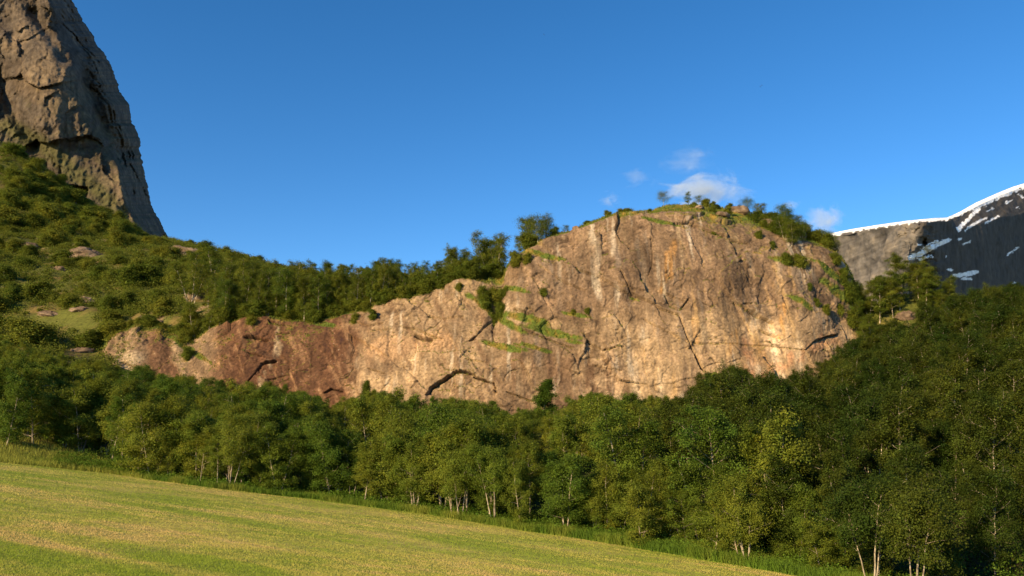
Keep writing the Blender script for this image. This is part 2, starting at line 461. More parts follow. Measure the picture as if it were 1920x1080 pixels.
for pts, w, dep in SLOTS:
    dd = dist_poly(qx, qy, pts)
    xs = [p[0] for p in pts]; ys = [p[1] for p in pts]
    flat_ = (max(xs) - min(xs)) > .8 * (max(ys) - min(ys))
    w = w * (.8 + .5 * fbm(PXA / 14, PYA / 14, 0, 2, 73))
    mm = 1 - sstep(w * .35, w * .95, dd)
    D -= dep * (.75 if flat_ else .9) * mm
    if flat_:                                          # the block above hangs over a recess that fades out downwards
        o_ = np.argsort(xs); ln = np.interp(qx, np.array(xs)[o_], np.array(ys)[o_])
        win = sstep(min(xs) - 4, min(xs) + 5, qx) * sstep(max(xs) + 4, max(xs) - 5, qx)
        sd = qy - ln
        D -= .36 * dep * win * sstep(-.6, 1.2, sd) * np.exp(-np.clip(sd, 0, None) / (7 + 5 * dep))
        D += .16 * dep * win * sstep(.6, -1.2, sd) * np.exp(-np.clip(-sd, 0, None) / (5 + 5 * dep))
    slot_mask = np.maximum(slot_mask, mm)
D -= 1.6 * np.exp(-((PXA - 932 + (PYA - 560) * .1) / 12) ** 2) * sstep(640, 590, PYA)            # vegetated gully left of the dome
D += .5 * sstep(960, 1010, PXA) * sstep(560, 520, PYA)
D *= 1 - sstep(2.0, 2.2, T) * .6
D *= 1 - .35 * sstep(1.0, 1.4, T)
P = P + N * D[..., None]
N2 = normals(P)
if N2[NF // 2, NC // 2, 1] > 0: N2 = -N2

# rock colour: stains, streaks, lichen and painted crack shade
n1 = fbm(x / 8, z / 10, y / 8, 5, 31)
n2 = fbm(x / 2.0, z / 2.4, y / 2, 5, 32)
vs = fbm(x / 1.6, z / 16, y / 9, 5, 33)              # vertical water streaks
vs2 = fbm(x / .7, z / 9, y / 9, 4, 34)
vb = fbm(x / 4.2, z / 26, y / 12, 4, 38)
dg = fbm((x + .55 * z) / 1.5, (z - .55 * x) / 12, y / 9, 5, 35)
base = np.broadcast_to(np.array([.245, .178, .120]), P.shape).copy()
base = mixc(base, (.325, .245, .165), sstep(-.1, .6, n1 + .5 * n2))
base = mixc(base, (.175, .118, .078), .75 * sstep(.05, .55, -n1 + .4 * vs))
qpx = PXA + 30 * n1 + 12 * n2; qpy = PYA + 22 * n1 + 8 * n2
red = sstep(385, 430, qpx) * sstep(700, 640, qpx)
red = np.maximum(red, .8 * sstep(262, 285, qpx) * sstep(340, 320, qpx))
base = mixc(base, mixc(np.broadcast_to(np.array([.138, .074, .046]), P.shape), (.27, .17, .105), sstep(.1, .6, dg + .3 * n2)), .85 * red)
base = mixc(base, (.45, .37, .27), sstep(12, 3, dist_poly(qpx, qpy, [(523, 615), (512, 650), (495, 700), (480, 735)])) * .7 * sstep(-.3, .3, dg))
base = mixc(base, (.46, .38, .27), sstep(20, 5, dist_poly(qpx, qpy, [(215, 690), (250, 672)])) * .7)
mid = sstep(640, 700, qpx) * sstep(960, 900, qpx)
base = mixc(base, mixc(np.broadcast_to(np.array([.34, .255, .17]), P.shape), (.24, .165, .108), sstep(-.15, .45, dg)), .75 * mid)
base = mixc(base, (.42, .29, .185), .75 * mid * sstep(26, 8, dist_poly(qpx, qpy, [(700, 650), (740, 645), (800, 655), (830, 640)])))
base = mixc(base, (.44, .33, .215), .8 * sstep(38, 10, dist_poly(qpx, qpy, [(690, 740), (735, 700), (800, 690)])) * sstep(-.4, .3, n2))
upd = sstep(950, 1000, qpx) * sstep(600, 545, qpy)
base = mixc(base, mixc(np.broadcast_to(np.array([.245, .178, .125]), P.shape), (.165, .118, .086), sstep(-.1, .5, .6 * vs + .7 * n1)), .8 * upd)
base = mixc(base, (.31, .245, .165), .6 * upd * sstep(.15, .6, -vs))
low = sstep(1090, 1220, qpx) * sstep(560, 640, qpy)
low = np.maximum(low, sstep(1210, 1260, qpx) * sstep(585, 620, qpy))
base = mixc(base, mixc(np.broadcast_to(np.array([.43, .325, .215]), P.shape), (.34, .25, .17), sstep(-.1, .5, .6 * vs + .6 * n2)), .85 * low)
base = mixc(base, (.60, .49, .36), .75 * low * sstep(.05, .4, vb))
base = mixc(base, (.22, .165, .12), .75 * low * sstep(.12, .42, -vb + .25 * vs2))
lb = sstep(930, 980, qpx) * sstep(1200, 1120, qpx) * sstep(640, 690, qpy)
base = mixc(base, (.20, .125, .082), .55 * lb * sstep(-.2, .3, vs))
base = mixc(base, (.47, .36, .25), .6 * sstep(30, 8, dist_poly(qpx, qpy, [(1120, 740), (1150, 690), (1110, 660)])) * sstep(-.3, .2, n2))
for pts, w, k_ in [([(1262, 462), (1254, 520)], 12, .5), ([(1250, 480), (1240, 545)], 8, .5), ([(1467, 575), (1463, 630)], 8, .6), ([(1380, 620), (1370, 660)], 10, .5), ([(1300, 600), (1305, 640)], 9, .4), ([(1420, 640), (1440, 690)], 10, .35)]:
    base = mixc(base, (.46, .27, .10), k_ * sstep(w, w * .2, dist_poly(PXA + 9 * vs + 5 * n2, PYA, pts)) * sstep(-.6, .2, vs2 + .3 * n2))
for pts, w, k_ in [([(1400, 650), (1430, 690), (1470, 690), (1520, 660), (1560, 640)], 24, .6), ([(1380, 690), (1440, 720)], 18, .5)]:
    base = mixc(base, (.47, .275, .165), k_ * sstep(w, w * .3, dist_poly(qpx, qpy, pts)) * sstep(-.4, .3, n2))
dark = sstep(.22, .5, vs + .35 * n1) * sstep(930, 980, PXA)
base = mixc(base, (.13, .098, .074), .32 * dark)
base = base * (1 + .36 * np.clip(n2, -1, 1) + .17 * np.clip(vs2, -1, 1))[..., None]
sp = pnoise(x / .35, z / .35, y / .35, 55)
base = mixc(base, (.52, .45, .36), .5 * sstep(.42, .6, sp) * sstep(-.1, .3, n2))
base = mixc(base, (.09, .062, .045), .6 * CRK)  # recess shade of the cracks painted into the rock colour
base = np.clip(base, 0, 1) ** 1.30 * np.array([1.06, 1.07, 1.06])
ostk = sstep(.12, .42, fbm(x / 1.9 + .3 * n2, z / 26, y / 20, 4, 151)) * sstep(-.1, .3, fbm(x / 9, z / 9, y / 9, 2, 152)) * sstep(1190, 1260, PXA) * sstep(430, 500, PYA)
base = mixc(base, (.47, .30, .13), .5 * ostk)
pstk = sstep(.15, .45, fbm(x / 1.5 + .3 * n2, z / 22, y / 20, 4, 153)) * sstep(-.1, .3, fbm(x / 8, z / 10, y / 9, 2, 154)) * sstep(640, 720, PXA)
base = mixc(base, (.50, .43, .33), .5 * pstk)
gstk = sstep(.15, .45, fbm(x / 1.4 + .3 * n2, z / 20, y / 20, 4, 155)) * sstep(-.05, .3, fbm(x / 8, z / 10, y / 9, 2, 156)) * sstep(940, 980, PXA)
base = mixc(base, (.17, .135, .105), .6 * gstk)
cur = fbm(x / 5.5 + .8 * n2 + .05 * z, z / 22, y / 20, 5, 39) * sstep(-.3, .3, fbm(x / 16, z / 20, y / 20, 2, 40) + .1)
cmask = sstep(945, 985, PXA) * sstep(700, 640, PYA)
base = base * (1 - .30 * cmask * sstep(.03, .40, cur))[..., None]
base = base * (1 + .35 * cmask * sstep(.10, .45, -cur))[..., None]
hf = fbm(x / .55, z / .55, y / .55, 3, 140)
base = base * (1 + .34 * np.clip(hf, -1, 1))[..., None]
dash = sstep(.30, .55, fbm((x + .35 * z) / 1.5, (z - .35 * x) / .38, y / 3, 3, 141)) * sstep(-.1, .35, fbm(x / 6, z / 6, y / 6, 2, 142))
base = base * (1 - .5 * dash)[..., None]
fl = sstep(.32, .6, fbm((x - .3 * z) / 1.1, (z + .3 * x) / .7, y / 3, 3, 143)) * sstep(-.1, .4, n1 + n2)
base = base * (1 + .35 * fl)[..., None]
# turf on the top and the ledges
veg = sstep(1.08, 1.35, T + .28 * n2 + .20 * n1)
for ex, ey, rx, ry in [(985, 598, 46, 9), (1035, 622, 42, 9), (945, 650, 34, 7), (1000, 652, 26, 5), (1470, 494, 24, 7), (1075, 640, 14, 4), (970, 545, 18, 6), (930, 590, 14, 30), (1010, 480, 40, 6), (1190, 560, 6, 3),
                       (1560, 520, 14, 26), (1585, 560, 14, 30), (1500, 570, 12, 12), (350, 650, 10, 30), (1080, 590, 22, 4), (1240, 420, 30, 4), (590, 605, 40, 5)]:
    e = ((PXA - ex - (PYA - ey) * 1.4) / rx) ** 2 + ((PYA - ey - (PXA - ex) * .16) / ry) ** 2
    veg = np.maximum(veg, sstep(1.3, .5, e + .8 * n2 + .3 * n1))
veg = np.maximum(veg, sstep(.62, .78, N2[..., 2] + .15 * n2) * sstep(-.2, .4, n1 + n2) * .8 * sstep(.05, .2, T))
veg *= 1 - .8 * slot_mask
gcol = mixc(np.broadcast_to(np.array([.085, .115, .012]), P.shape), (.20, .14, .032), sstep(-.1, .4, n2 + .3 * vs2))
base = mixc(base, gcol, veg)
VEG, CP_, CN = veg, P, N2
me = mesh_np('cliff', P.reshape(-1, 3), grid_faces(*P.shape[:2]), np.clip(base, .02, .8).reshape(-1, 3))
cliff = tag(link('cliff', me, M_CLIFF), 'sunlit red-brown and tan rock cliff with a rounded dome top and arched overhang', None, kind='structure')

def cliff_pt(px, tt):
    """point of the cliff's surface in column px at row parameter tt (1 = lip, 2 = crest)"""
    cI = int(np.clip(np.searchsorted(cpx, px), 0, NC - 1))
    rI = int(np.argmin(np.abs(T[:, cI] - tt)))
    return P[rI, cI]
def cliff_at(px, py):
    cI = int(np.clip(np.searchsorted(cpx, px), 0, NC - 1))
    rI = int(np.argmin(np.abs(PYA[:NF + NK, cI] - py)))
    return P[rI, cI]

# ------------------------------------------------------------------ the steep mountain at the left
SIL = [(-420, -1150), (-330, -950), (-190, -640), (-60, -380), (40, -190), (95, -80), (135, 0), (150, 28), (166, 52), (186, 90), (205, 115), (214, 140), (228, 175), (241, 200), (250, 232), (263, 265), (263, 285), (270, 320), (277, 350), (283, 385), (300, 415), (318, 448), (350, 490), (380, 530)]
nr, nu = 620, 460
pyr = np.concatenate([np.linspace(530, -40, 430), np.linspace(-44, -1150, nr - 430)])[:, None]
pxr = np.interp(pyr[:, 0], [s[1] for s in SIL], [s[0] for s in SIL])[:, None]
pxr = pxr + 6 * fbm(pyr / 30, 0 * pyr, 0, 4, 131) + 3.4 * fbm(pyr / 6, 0 * pyr + 3, 0, 3, 132)
ua = np.concatenate([np.linspace(0, .62, 60), np.linspace(.622, 1, 340), np.linspace(1.004, 1.35, 60)])[None]
u = ua
PXm = np.where(u <= 1, -1500 + (pxr + 1500) * u, pxr - 260 * (u - 1) ** 1.3)
upf = np.clip((530 - pyr) / 600, 0, 3)
Ym = 760 + 110 * u + 150 * upf + 290 * np.clip((u - .972) / .028, 0, 1) ** 1.5 + np.clip(u - 1, 0, 1) * 900
PYm = np.broadcast_to(pyr, PXm.shape)
Pm = at(PXm, PYm, Ym)
Nm = normals(Pm)
if Nm[100, 250, 1] > 0: Nm = -Nm
x, y, z = Pm[..., 0], Pm[..., 1], Pm[..., 2]
n1 = fbm(x / 120, z / 170, y / 140, 5, 101); n2 = fbm(x / 28, z / 45, y / 30, 5, 102); n3 = fbm(x / 8, z / 11, y / 9, 4, 103)
edge = sstep(1.02, .998, u) * .9 + .1 + 0 * pyr
Dm = (14 * n1 + 4 * n2 + 7 * ridged(x / 55 + .45 * z / 55, (z - .4 * x) / 260, y / 90, 4, 104) + 1.6 * n3 + 1.6 * fbm(x / 3.5, z / 9, y / 4, 3, 111) + 4.5 * ridged((x + .25 * z) / 17, (z - .3 * x) / 110, y / 40, 4, 112)) * np.clip(edge, 0, 1)
m1 = 9 * fbm(x / 30, z / 30, y / 30, 4, 121); m2 = 9 * fbm(x / 30, z / 30, y / 30, 4, 122)
q1, f1 = plates((x + .5 * z + m1) / 62, (z - .5 * x + m2) / 95, 105, 5, 24)
q2, f2 = plates((x + .3 * z + .6 * m2) / 19, (z - .3 * x + .6 * m1) / 30, 106, 1.5, 5.0)
Dm += (q1 + q2) * np.clip(edge, 0, 1)
wp = 10 * n2
Dm += 46 * np.exp(-((PXm - 85 + wp) / 62) ** 2 - ((PYm - 185) / 95) ** 2)
Dm -= 80 * np.exp(-(dist_poly(PXm + wp, PYm + wp, [(120, 40), (150, 95), (165, 150), (186, 205), (206, 250), (226, 285)]) / 19) ** 2)
Dm -= 26 * np.exp(-(dist_poly(PXm + wp, PYm + wp, [(-5, 140), (18, 200), (45, 240), (62, 265)]) / 13) ** 2)
Dm -= 20 * np.exp(-(dist_poly(PXm + wp, PYm + wp, [(60, 20), (95, 70), (120, 110)]) / 10) ** 2)
Pm = Pm * (1 - Dm / np.linalg.norm(Pm, axis=-1))[..., None]
Nm2 = normals(Pm)
if Nm2[100, 250, 1] > 0: Nm2 = -Nm2
cm = np.broadcast_to(np.array([.150, .122, .096]), Pm.shape).copy()
cm = mixc(cm, (.255, .195, .135), sstep(-.1, .5, n2 + .5 * n1))
cm = mixc(cm, (.30, .225, .15), .8 * sstep(1.2, .4, ((PXm - 85) / 50) ** 2 + ((PYm - 150) / 42) ** 2 + n2))
cm = mixc(cm, (.05, .04, .032), .6 * sstep(.1, .5, fbm((x + .3 * z) / 5, (z - .3 * x) / 70, y / 20, 4, 113)))
cm = mixc(cm, (.09, .068, .05), .7 * sstep(.1, .6, -n2 + .6 * fbm(x / 6, z / 60, y / 20, 3, 108)))
cm = mixc(cm, (.105, .095, .035), .5 * sstep(.15, .5, Nm2[..., 2] + .5 * n3 + .3 * n2 - .1) * sstep(60, 260, PYm))
cm = mixc(cm, (.105, .115, .03), .6 * sstep(26, 6, dist_poly(PXm + 2 * wp, PYm + wp, [(20, 240), (75, 270), (120, 310), (180, 355), (215, 385)])))
cm = mixc(cm, (.06, .05, .042), .3 * np.maximum(sstep(.05, .01, f1), .7 * sstep(.06, .015, f2)) * sstep(-.2, .3, n2 + n3))
cm = cm * np.array([.58, .56, .54]) * (1 + .3 * np.clip(n3, -1, 1))[..., None]
me = mesh_np('mountain', Pm.reshape(-1, 3), grid_faces(*Pm.shape[:2]), np.clip(cm, .02, .6).reshape(-1, 3))
tag(link('mountain', me, M_MOUNT), 'steep brown rock mountain wall rising past the left edge of the frame', None, kind='structure')

# ------------------------------------------------------------------ the far mountain with snow
FS = [(1380, 470), (1450, 456), (1515, 443), (1560, 437), (1600, 429), (1650, 421), (1700, 414), (1750, 409), (1776, 408), (1800, 397), (1830, 380), (1870, 362), (1900, 350), (1920, 344), (2000, 310), (2150, 260), (2400, 220)]
nc, nr = 620, 330
fpx = np.linspace(1390, 2350, nc)[None]
fsy = np.interp(fpx, [s[0] for s in FS], [s[1] for s in FS])
tt = np.concatenate([np.linspace(0, 1, 300), np.linspace(1.02, 2, nr - 300)])[:, None]      # 0 = bottom, 1 = crest, 2 = behind
PYf = np.where(tt <= 1, 640 + (fsy - 640) * tt, fsy)
PXf = np.broadcast_to(fpx, PYf.shape)
drp = np.clip(PYf - fsy, 0, None)
PXw = PXf + (15 * fbm(PXf / 22, PYf / 16, 0, 4, 208) + .55 * (PYf - 450)) * np.exp(-((PXf - 1722) / 32) ** 2)
Yw = np.interp(PXw, [1390, 1500, 1600, 1712, 1724, 1770, 1840, 1920, 2050, 2350], [4300, 3900, 3450, 2950, 2960, 3300, 3900, 4900, 6600, 8500])
Bd = np.interp(PXf, [1390, 1770, 1785, 1800, 1850, 1920, 2000, 2350], [-200, -200, 424, 431, 416, 400, 380, 300])
Bd = Bd + 5 * fbm(PXf / 25, PYf / 25, 0, 3, 207)
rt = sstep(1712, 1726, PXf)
Yf = Yw - .35 * drp + 7.5 * np.clip(Bd - PYf, 0, None) + 260 * sstep(7, 0, drp) + 900 * np.clip(tt - 1, 0, 1)
Pq = at(PXf, PYf, Yf)
back = np.clip(tt - 1, 0, 1)
Pq[..., 2] -= 500 * back ** 1.5
Nq = normals(Pq)
if Nq[150, 300, 1] > 0: Nq = -Nq
x, y, z = Pq[..., 0], Pq[..., 1], Pq[..., 2]
n1 = fbm(x / 200, z / 260, y / 400, 5, 201); n2 = fbm(x / 45, z / 80, y / 70, 5, 202)
vst = fbm(x / 18, z / 200, y / 200, 4, 203)
am = sstep(0, 14, drp) * np.where(tt > 1, 0, 1)
Dq = am * (rt * (12 * n1 + 6 * n2) + (1 - rt) * (14 * n1 + 9 * n2 + 16 * vst))
Pq = Pq + Nq * Dq[..., None]
cf = np.broadcast_to(np.array([.165, .15, .135]), Pq.shape).copy()
cf = mixc(cf, (.25, .215, .175), sstep(-.1, .5, n2 + vst * .7))
cf = mixc(cf, (.085, .078, .072), .75 * sstep(.05, .45, -vst + .4 * n2))
cf = cf * (1 + .45 * np.clip(fbm(x / 260, z / 16, y / 300, 4, 221), -1, 1))[..., None]
cf = mixc(cf, (.075, .068, .062), .8 * rt)  # right face's shade deepened by painting its rock darker
jn = fbm(PXf / 7, PYf / 5, 0, 4, 211); jx = PXf + 3.5 * jn; jy = PYf + 2.5 * jn
snow = sstep(7.5, 5.5, drp * np.interp(PXf, [1700, 1780, 1830, 1900], [1.25, 1.3, .64, .58]) + 5.5 * jn + 4 * fbm(PXf / 30, 0 * PYf, 0, 3, 215))
for pts, w in [([(1905, 356), (1865, 372), (1840, 386), (1818, 408), (1794, 431)], 4.6), ([(1848, 408), (1826, 420), (1808, 433)], 2.8), ([(1778, 450), (1752, 461), (1732, 473), (1706, 483)], 6.2), ([(1757, 451), (1728, 466)], 1.8),
               ([(1872, 405), (1848, 419)], 2.2), ([(1819, 452), (1803, 459)], 2.6), ([(1798, 447), (1793, 451)], 2), ([(1790, 517), (1812, 514), (1830, 510)], 5.5), ([(1806, 522), (1820, 523)], 3.5), ([(1776, 505), (1786, 507)], 2.6),
               ([(1910, 464), (1890, 478)], 2.2), ([(1898, 376), (1885, 381)], 2), ([(1912, 366), (1920, 372)], 2), ([(1880, 366), (1868, 376)], 1.8), ([(1862, 390), (1852, 396)], 1.8), ([(1912, 388), (1906, 390)], 1.5),
               ([(1720, 458), (1725, 459)], 1.5), ([(1770, 483), (1775, 481)], 1.5), ([(1745, 480), (1722, 486)], 2.6), ([(1900, 531), (1905, 530)], 1.2)]:
    snow = np.maximum(snow, sstep(w * .72 + .5, w * .72 - .6, dist_poly(jx, jy, pts) + 1.8 * fbm(PXf / 4, PYf / 3, 0, 2, 212)))
snow = np.where(tt > 1, 1, snow)
cf = cf * .72
cf = mixc(cf, (.84, .85, .87), snow)
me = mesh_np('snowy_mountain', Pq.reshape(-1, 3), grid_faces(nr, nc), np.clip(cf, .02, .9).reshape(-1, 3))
tag(link('snowy_mountain', me, M_FAR), 'distant grey mountain with snow along its ridge and in its gullies', None, kind='structure')

# ------------------------------------------------------------------ where bare rock shows on the hill
ROCKS = [(155, 480, 42, 16, 'broad pale outcrop among bushes on the left hill'), (345, 475, 40, 14, 'rounded pale outcrop on the skyline beside the mountain foot'), (48, 462, 26, 9, 'reddish outcrop at the left edge high on the hill'), (215, 522, 20, 10, 'slanting reddish slab in the middle of the hill'),
         (160, 565, 18, 8, 'small tilted slab on the hill above the boulder row'), (90, 590, 30, 8, 'longest rock in the boulder row on the lower hill'), (150, 583, 26, 7, 'middle rock in the boulder row on the lower hill'), (365, 562, 24, 20, 'steep pale crag between birches above the small slab'),
         (295, 610, 22, 7, 'flat rock resting on the lip of the small pale slab'), (150, 660, 24, 9, 'low pale outcrop just above the alders at left'), (390, 490, 24, 8, 'reddish outcrop below the skyline right of the rounded one'), (110, 505, 14, 6, 'small brown rock under the broad outcrop'), (270, 600, 16, 6, 'small rock beside the lip of the small slab'),
         (1780, 560, 20, 16, 'sunlit rock at the right end of the knoll'), (1700, 600, 22, 12, 'brown rock in the middle of the birch knoll'), (1660, 640, 26, 12, 'broken rock ledge at the right foot of the dome'), (1740, 600, 18, 9, 'small rock near the right end of the knoll'), (1635, 560, 16, 20, 'upright rock between dome and knoll'),
         (85, 410, 12, 12, 'dark reddish scar high on the hill under the mountain'), (425, 605, 16, 6, 'flat boulder on the lip of the red rock')]
ROCK_AT = [(hit(px, py, 130), rx) for px, py, rx, ry, _ in ROCKS]
def off_rock(x, y):
    """no bush on a bare outcrop or right before it"""
    ok = np.ones(np.shape(x), bool)
    for q_, rx in ROCK_AT:
        r = rx * q_[1] / F * 1.15
        lx = np.abs(x - q_[0] * y / q_[1]); dy = q_[1] - y
        ok &= ~((lx < r) & (dy > -r * .5) & (dy < r * .6 + 7))
    return ok

# ------------------------------------------------------------------ trees
class Acc:
    def __init__(s): s.v = []; s.f = []; s.n = 0
    def add(s, v, f):
        s.v.append(v); s.f.append(f + s.n); s.n += len(v)
    def tube(s, pts, rad, k=5):
        pts = np.asarray(pts, float); m = len(pts)
        tg = np.gradient(pts, axis=0); tg /= np.linalg.norm(tg, axis=1, keepdims=True) + 1e-9
        ref = np.where(np.abs(tg[:, 2:3]) > .9, [[1., 0, 0]], [[0, 0, 1.]])
        a = np.cross(tg, ref); a /= np.linalg.norm(a, axis=1, keepdims=True) + 1e-9
        b = np.cross(tg, a)
        an = np.arange(k) * 2 * np.pi / k
        ring = a[:, None] * np.cos(an)[None, :, None] + b[:, None] * np.sin(an)[None, :, None]
        v = (pts[:, None] + ring * np.asarray(rad)[:, None, None]).reshape(-1, 3)
        i = np.arange((m - 1) * k); r_, c_ = i // k, i % k
        f = np.stack([r_ * k + c_, r_ * k + (c_ + 1) % k, (r_ + 1) * k + (c_ + 1) % k, (r_ + 1) * k + c_], -1)
        s.add(v, f)
    def mesh(s, name, col=None, smooth=True):
        return mesh_np(name, np.concatenate(s.v), np.concatenate(s.f), col, smooth)

def leaves(name, C, rs, per, size, rng, up=.5, flat=.8, centre=None, tone=.28):
    """many small leaf faces gathered round the twig points C"""
    m = len(C)
    n = m * per
    idx = np.repeat(np.arange(m), per)
    off = rng.normal(size=(n, 3)); off[:, 2] *= flat
    p = C[idx] + off * np.repeat(rs, per)[:, None]
    nr_ = rng.normal(size=(n, 3)); nr_[:, 2] = nr_[:, 2] + up * 1.5
    if centre is not None:
        o = p - centre; nr_ += 1.3 * o / (np.linalg.norm(o, axis=1, keepdims=True) + 1e-6)
    nr_ /= np.linalg.norm(nr_, axis=1, keepdims=True) + 1e-9
    a = np.cross(nr_, rng.normal(size=(n, 3))); a /= np.linalg.norm(a, axis=1, keepdims=True) + 1e-9
    b = np.cross(nr_, a)
    sz = size * rng.uniform(.6, 1.35, n)[:, None]
    bend = nr_ * sz * .18
    V = np.stack([p - a * sz * .62, p + b * sz * .40 + bend, p + a * sz * .62, p - b * sz * .40 + bend], 1).reshape(-1, 3)
    f = np.arange(n * 4).reshape(n, 4)
    ct = 1 + tone * rng.normal(size=(m, 1)) * .6
    lt = ct[idx] * (1 + .16 * rng.normal(size=(n, 1)))
    hue = rng.normal(size=(m, 1))[idx] * .06
    col = np.clip(np.concatenate([lt * (1 + hue), lt, lt * (1 - hue)], 1), .35, 1.9)
    return mesh_np(name, V, f, np.repeat(col, 4, 0), smooth=False)

def grow(kind, seed, H, spread, stems, base, limbs, per, leaf, r0, up=.7, top=1.0, shape='round', bare=False, cl=.42):
    rng = np.random.default_rng(seed)
    tr = Acc(); C = []; RS = []
    for s in range(stems):
        az = rng.uniform(0, 2 * np.pi)
        ln = rng.uniform(.03, .16) if stems == 1 else rng.uniform(.10, .26)
        hh = H * (1 if s == 0 else rng.uniform(.68, .96))
        m = 9
        q = np.linspace(0, 1, m)
        wx = np.cumsum(rng.normal(0, .03, m)) * H * .4; wy = np.cumsum(rng.normal(0, .022, m)) * H * .35
        st0 = np.array([math.cos(az), math.sin(az)]) * (0.0 if stems == 1 else rng.uniform(.05, .3))
        pts = np.stack([st0[0] + math.cos(az) * ln * hh * q ** .9 + wx * q, st0[1] + math.sin(az) * ln * hh * q ** .9 + wy * q, -.3 + (hh + .3) * q], -1)
        rr = r0 * (1 - .9 * q) * (1 if s == 0 else .75) + .008
        rr[0] *= 1.3
        tr.tube(pts, rr, 6)
        sp_ = spread * (1 if stems == 1 else .72)
        for l in range(limbs):
            f_ = base + (.97 - base) * ((l + rng.uniform(0, 1)) / limbs)
            k = (f_ - base) / (1 - base)
            if shape == 'round': env = .35 + .75 * math.sin(math.pi * min(1, .18 + .80 * k))
            elif shape == 'cone': env = 1.05 - .9 * k
            elif shape == 'umbrella': env = .2 + 1.1 * k ** 1.4
            else: env = .55 + .45 * math.sin(math.pi * (.1 + .85 * k))
            L = sp_ * env * rng.uniform(.6, 1.15)
            o = np.array([np.interp(f_, q, pts[:, i]) for i in range(3)])
            la = l * 2.39996 + rng.uniform(-.6, .6) + az
            el = rng.uniform(.15, .75) * up + .35 * k
            dr = np.array([math.cos(la) * math.cos(el), math.sin(la) * math.cos(el), math.sin(el)])
            sag = rng.uniform(-.15, .12)
            lp = np.stack([o + dr * L * w + np.array([0, 0, sag * L * w * w]) + rng.normal(0, .03 * L, 3) * w for w in np.linspace(0, 1, 5)])
            lr = max(.012, r0 * (1 - .85 * f_) * .5)
            tr.tube(lp, np.linspace(lr, .006, 5), 4)
            for w in (.42, .68, .88, 1.0):
                b0 = np.array([np.interp(w, np.linspace(0, 1, 5), lp[:, i]) for i in range(3)])
                for e in range(2):
                    d_ = dr * .5 + rng.normal(0, .6, 3); d_[2] += .15
                    tl = L * rng.uniform(.12, .34)
                    e1 = b0 + d_ * tl
                    if rng.uniform() < .55: tr.tube(np.stack([b0, (b0 + e1) / 2 + rng.normal(0, .02, 3), e1]), [.010, .007, .004], 3)
                    if rng.uniform() < .90:
                        C.append(e1); RS.append(cl * spread * .34 * rng.uniform(.55, 1.25))
        if not bare:
            for w in (.82, .9, .97):
                C.append(np.array([np.interp(w, q, pts[:, i]) for i in range(3)]) + rng.normal(0, .12, 3)); RS.append(cl * spread * .26)
    trunk = tr.mesh(kind + '_trunk')
    crown = None
    if not bare:
        C = np.array(C); RS = np.array(RS)
        crown = leaves(kind + '_crown', C, RS, per, leaf, rng, centre=np.array([0, 0, H * (base + .4 * (1 - base))]))
    return trunk, crown, H

ALDER = [grow('alder', 300 + i, 8.0, [2.3, 2.0, 2.6, 1.9, 2.2, 2.4][i], [1, 2, 3, 1, 2, 3][i], [.10, .24, .12, .3, .08, .22][i], [26, 17, 13, 24, 16, 12][i], 105, .108, [.10, .085, .08, .09, .08, .08][i], cl=.40) for i in range(6)]
BIRCH = [grow('birch', 400 + i, 8.0, [1.5, 1.25, 1.7, 1.35, 1.6][i], [1, 1, 2, 1, 1][i], [.24, .32, .28, .36, .26][i], [20, 18, 13, 17, 20][i], 52, .105, .07, up=1.0, shape='oval', cl=.52) for i in range(5)]
SLOPE = [grow('slope_birch', 500 + i, 8.0, [2.0, 1.7, 2.2, 1.8, 1.6][i], [1, 1, 2, 1, 2][i], [.16, .22, .18, .25, .15][i], [25, 22, 15, 22, 16][i], 100, .108, .075, up=.9, shape='oval', cl=.46) for i in range(5)]
SHRUB = [grow('shrub', 600 + i, 3.0, [1.25, 1.5, 1.1, 1.35][i], [4, 5, 3, 4][i], .1, [7, 6, 8, 7][i], 40, .155, .035, up=.8, cl=.8) for i in range(4)]
OPEN = [grow('open_alder', 750 + i, 8.0, 2.5, [3, 4, 3][i], [.42, .38, .46][i], [11, 9, 12][i], 100, .105, .075, up=1.1, cl=.42) for i in range(3)]
CRAG = [grow('crag_birch', 700 + i, 5.0, [2.0, 1.3, 1.5][i], [1, 1, 2][i], [.42, .25, .2][i], [20, 20, 14][i], 60, .075, .05, up=.9, shape=['round', 'oval', 'oval'][i], cl=.62) for i in range(3)]
CONE = grow('rowan', 801, 8.0, 1.7, 1, .08, 34, 90, .12, .09, up=.7, shape='cone', cl=.5)
SNAG = [grow('bare_tree', 900 + i, 7.0, 1.5, [3, 1, 2][i], .35, [9, 12, 8][i], 0, 0, .065, up=1.2, bare=True) for i in range(3)]

proto = {}
THINGS = []                                    # (root, label pieces) named once everything stands
def place(kind, var, p, h, rot, leafm, barkm, info, group, name, cat, wide=1.0):
    tr, cr, H = var
    key = (tr.name, leafm.name if leafm else '')
    root = bpy.data.objects.new(name, None)
    root.empty_display_size = .3
    COL.objects.link(root)
    if key not in proto:
        tr.materials.clear(); tr.materials.append(barkm)
        t_o = bpy.data.objects.new('trunk', tr)
        c_o = None
        if cr:
            cm_ = cr if not cr.materials else cr.copy()
            cm_.materials.clear(); cm_.materials.append(leafm)
            c_o = bpy.data.objects.new('crown', cm_)
        proto[key] = (t_o, c_o)
    else:
        t_o, c_o = proto[key]
        t_o = t_o.copy(); c_o = c_o.copy() if c_o else None
    for o in (t_o, c_o):
        if o: COL.objects.link(o); o.parent = root
    s = h / H
    root.location = p
    root.rotation_euler = (0, 0, rot)
    root.scale = (s * wide, s * wide, s)
    root['category'] = cat; root['group'] = group
    THINGS.append((root, info, p, h))
    return root

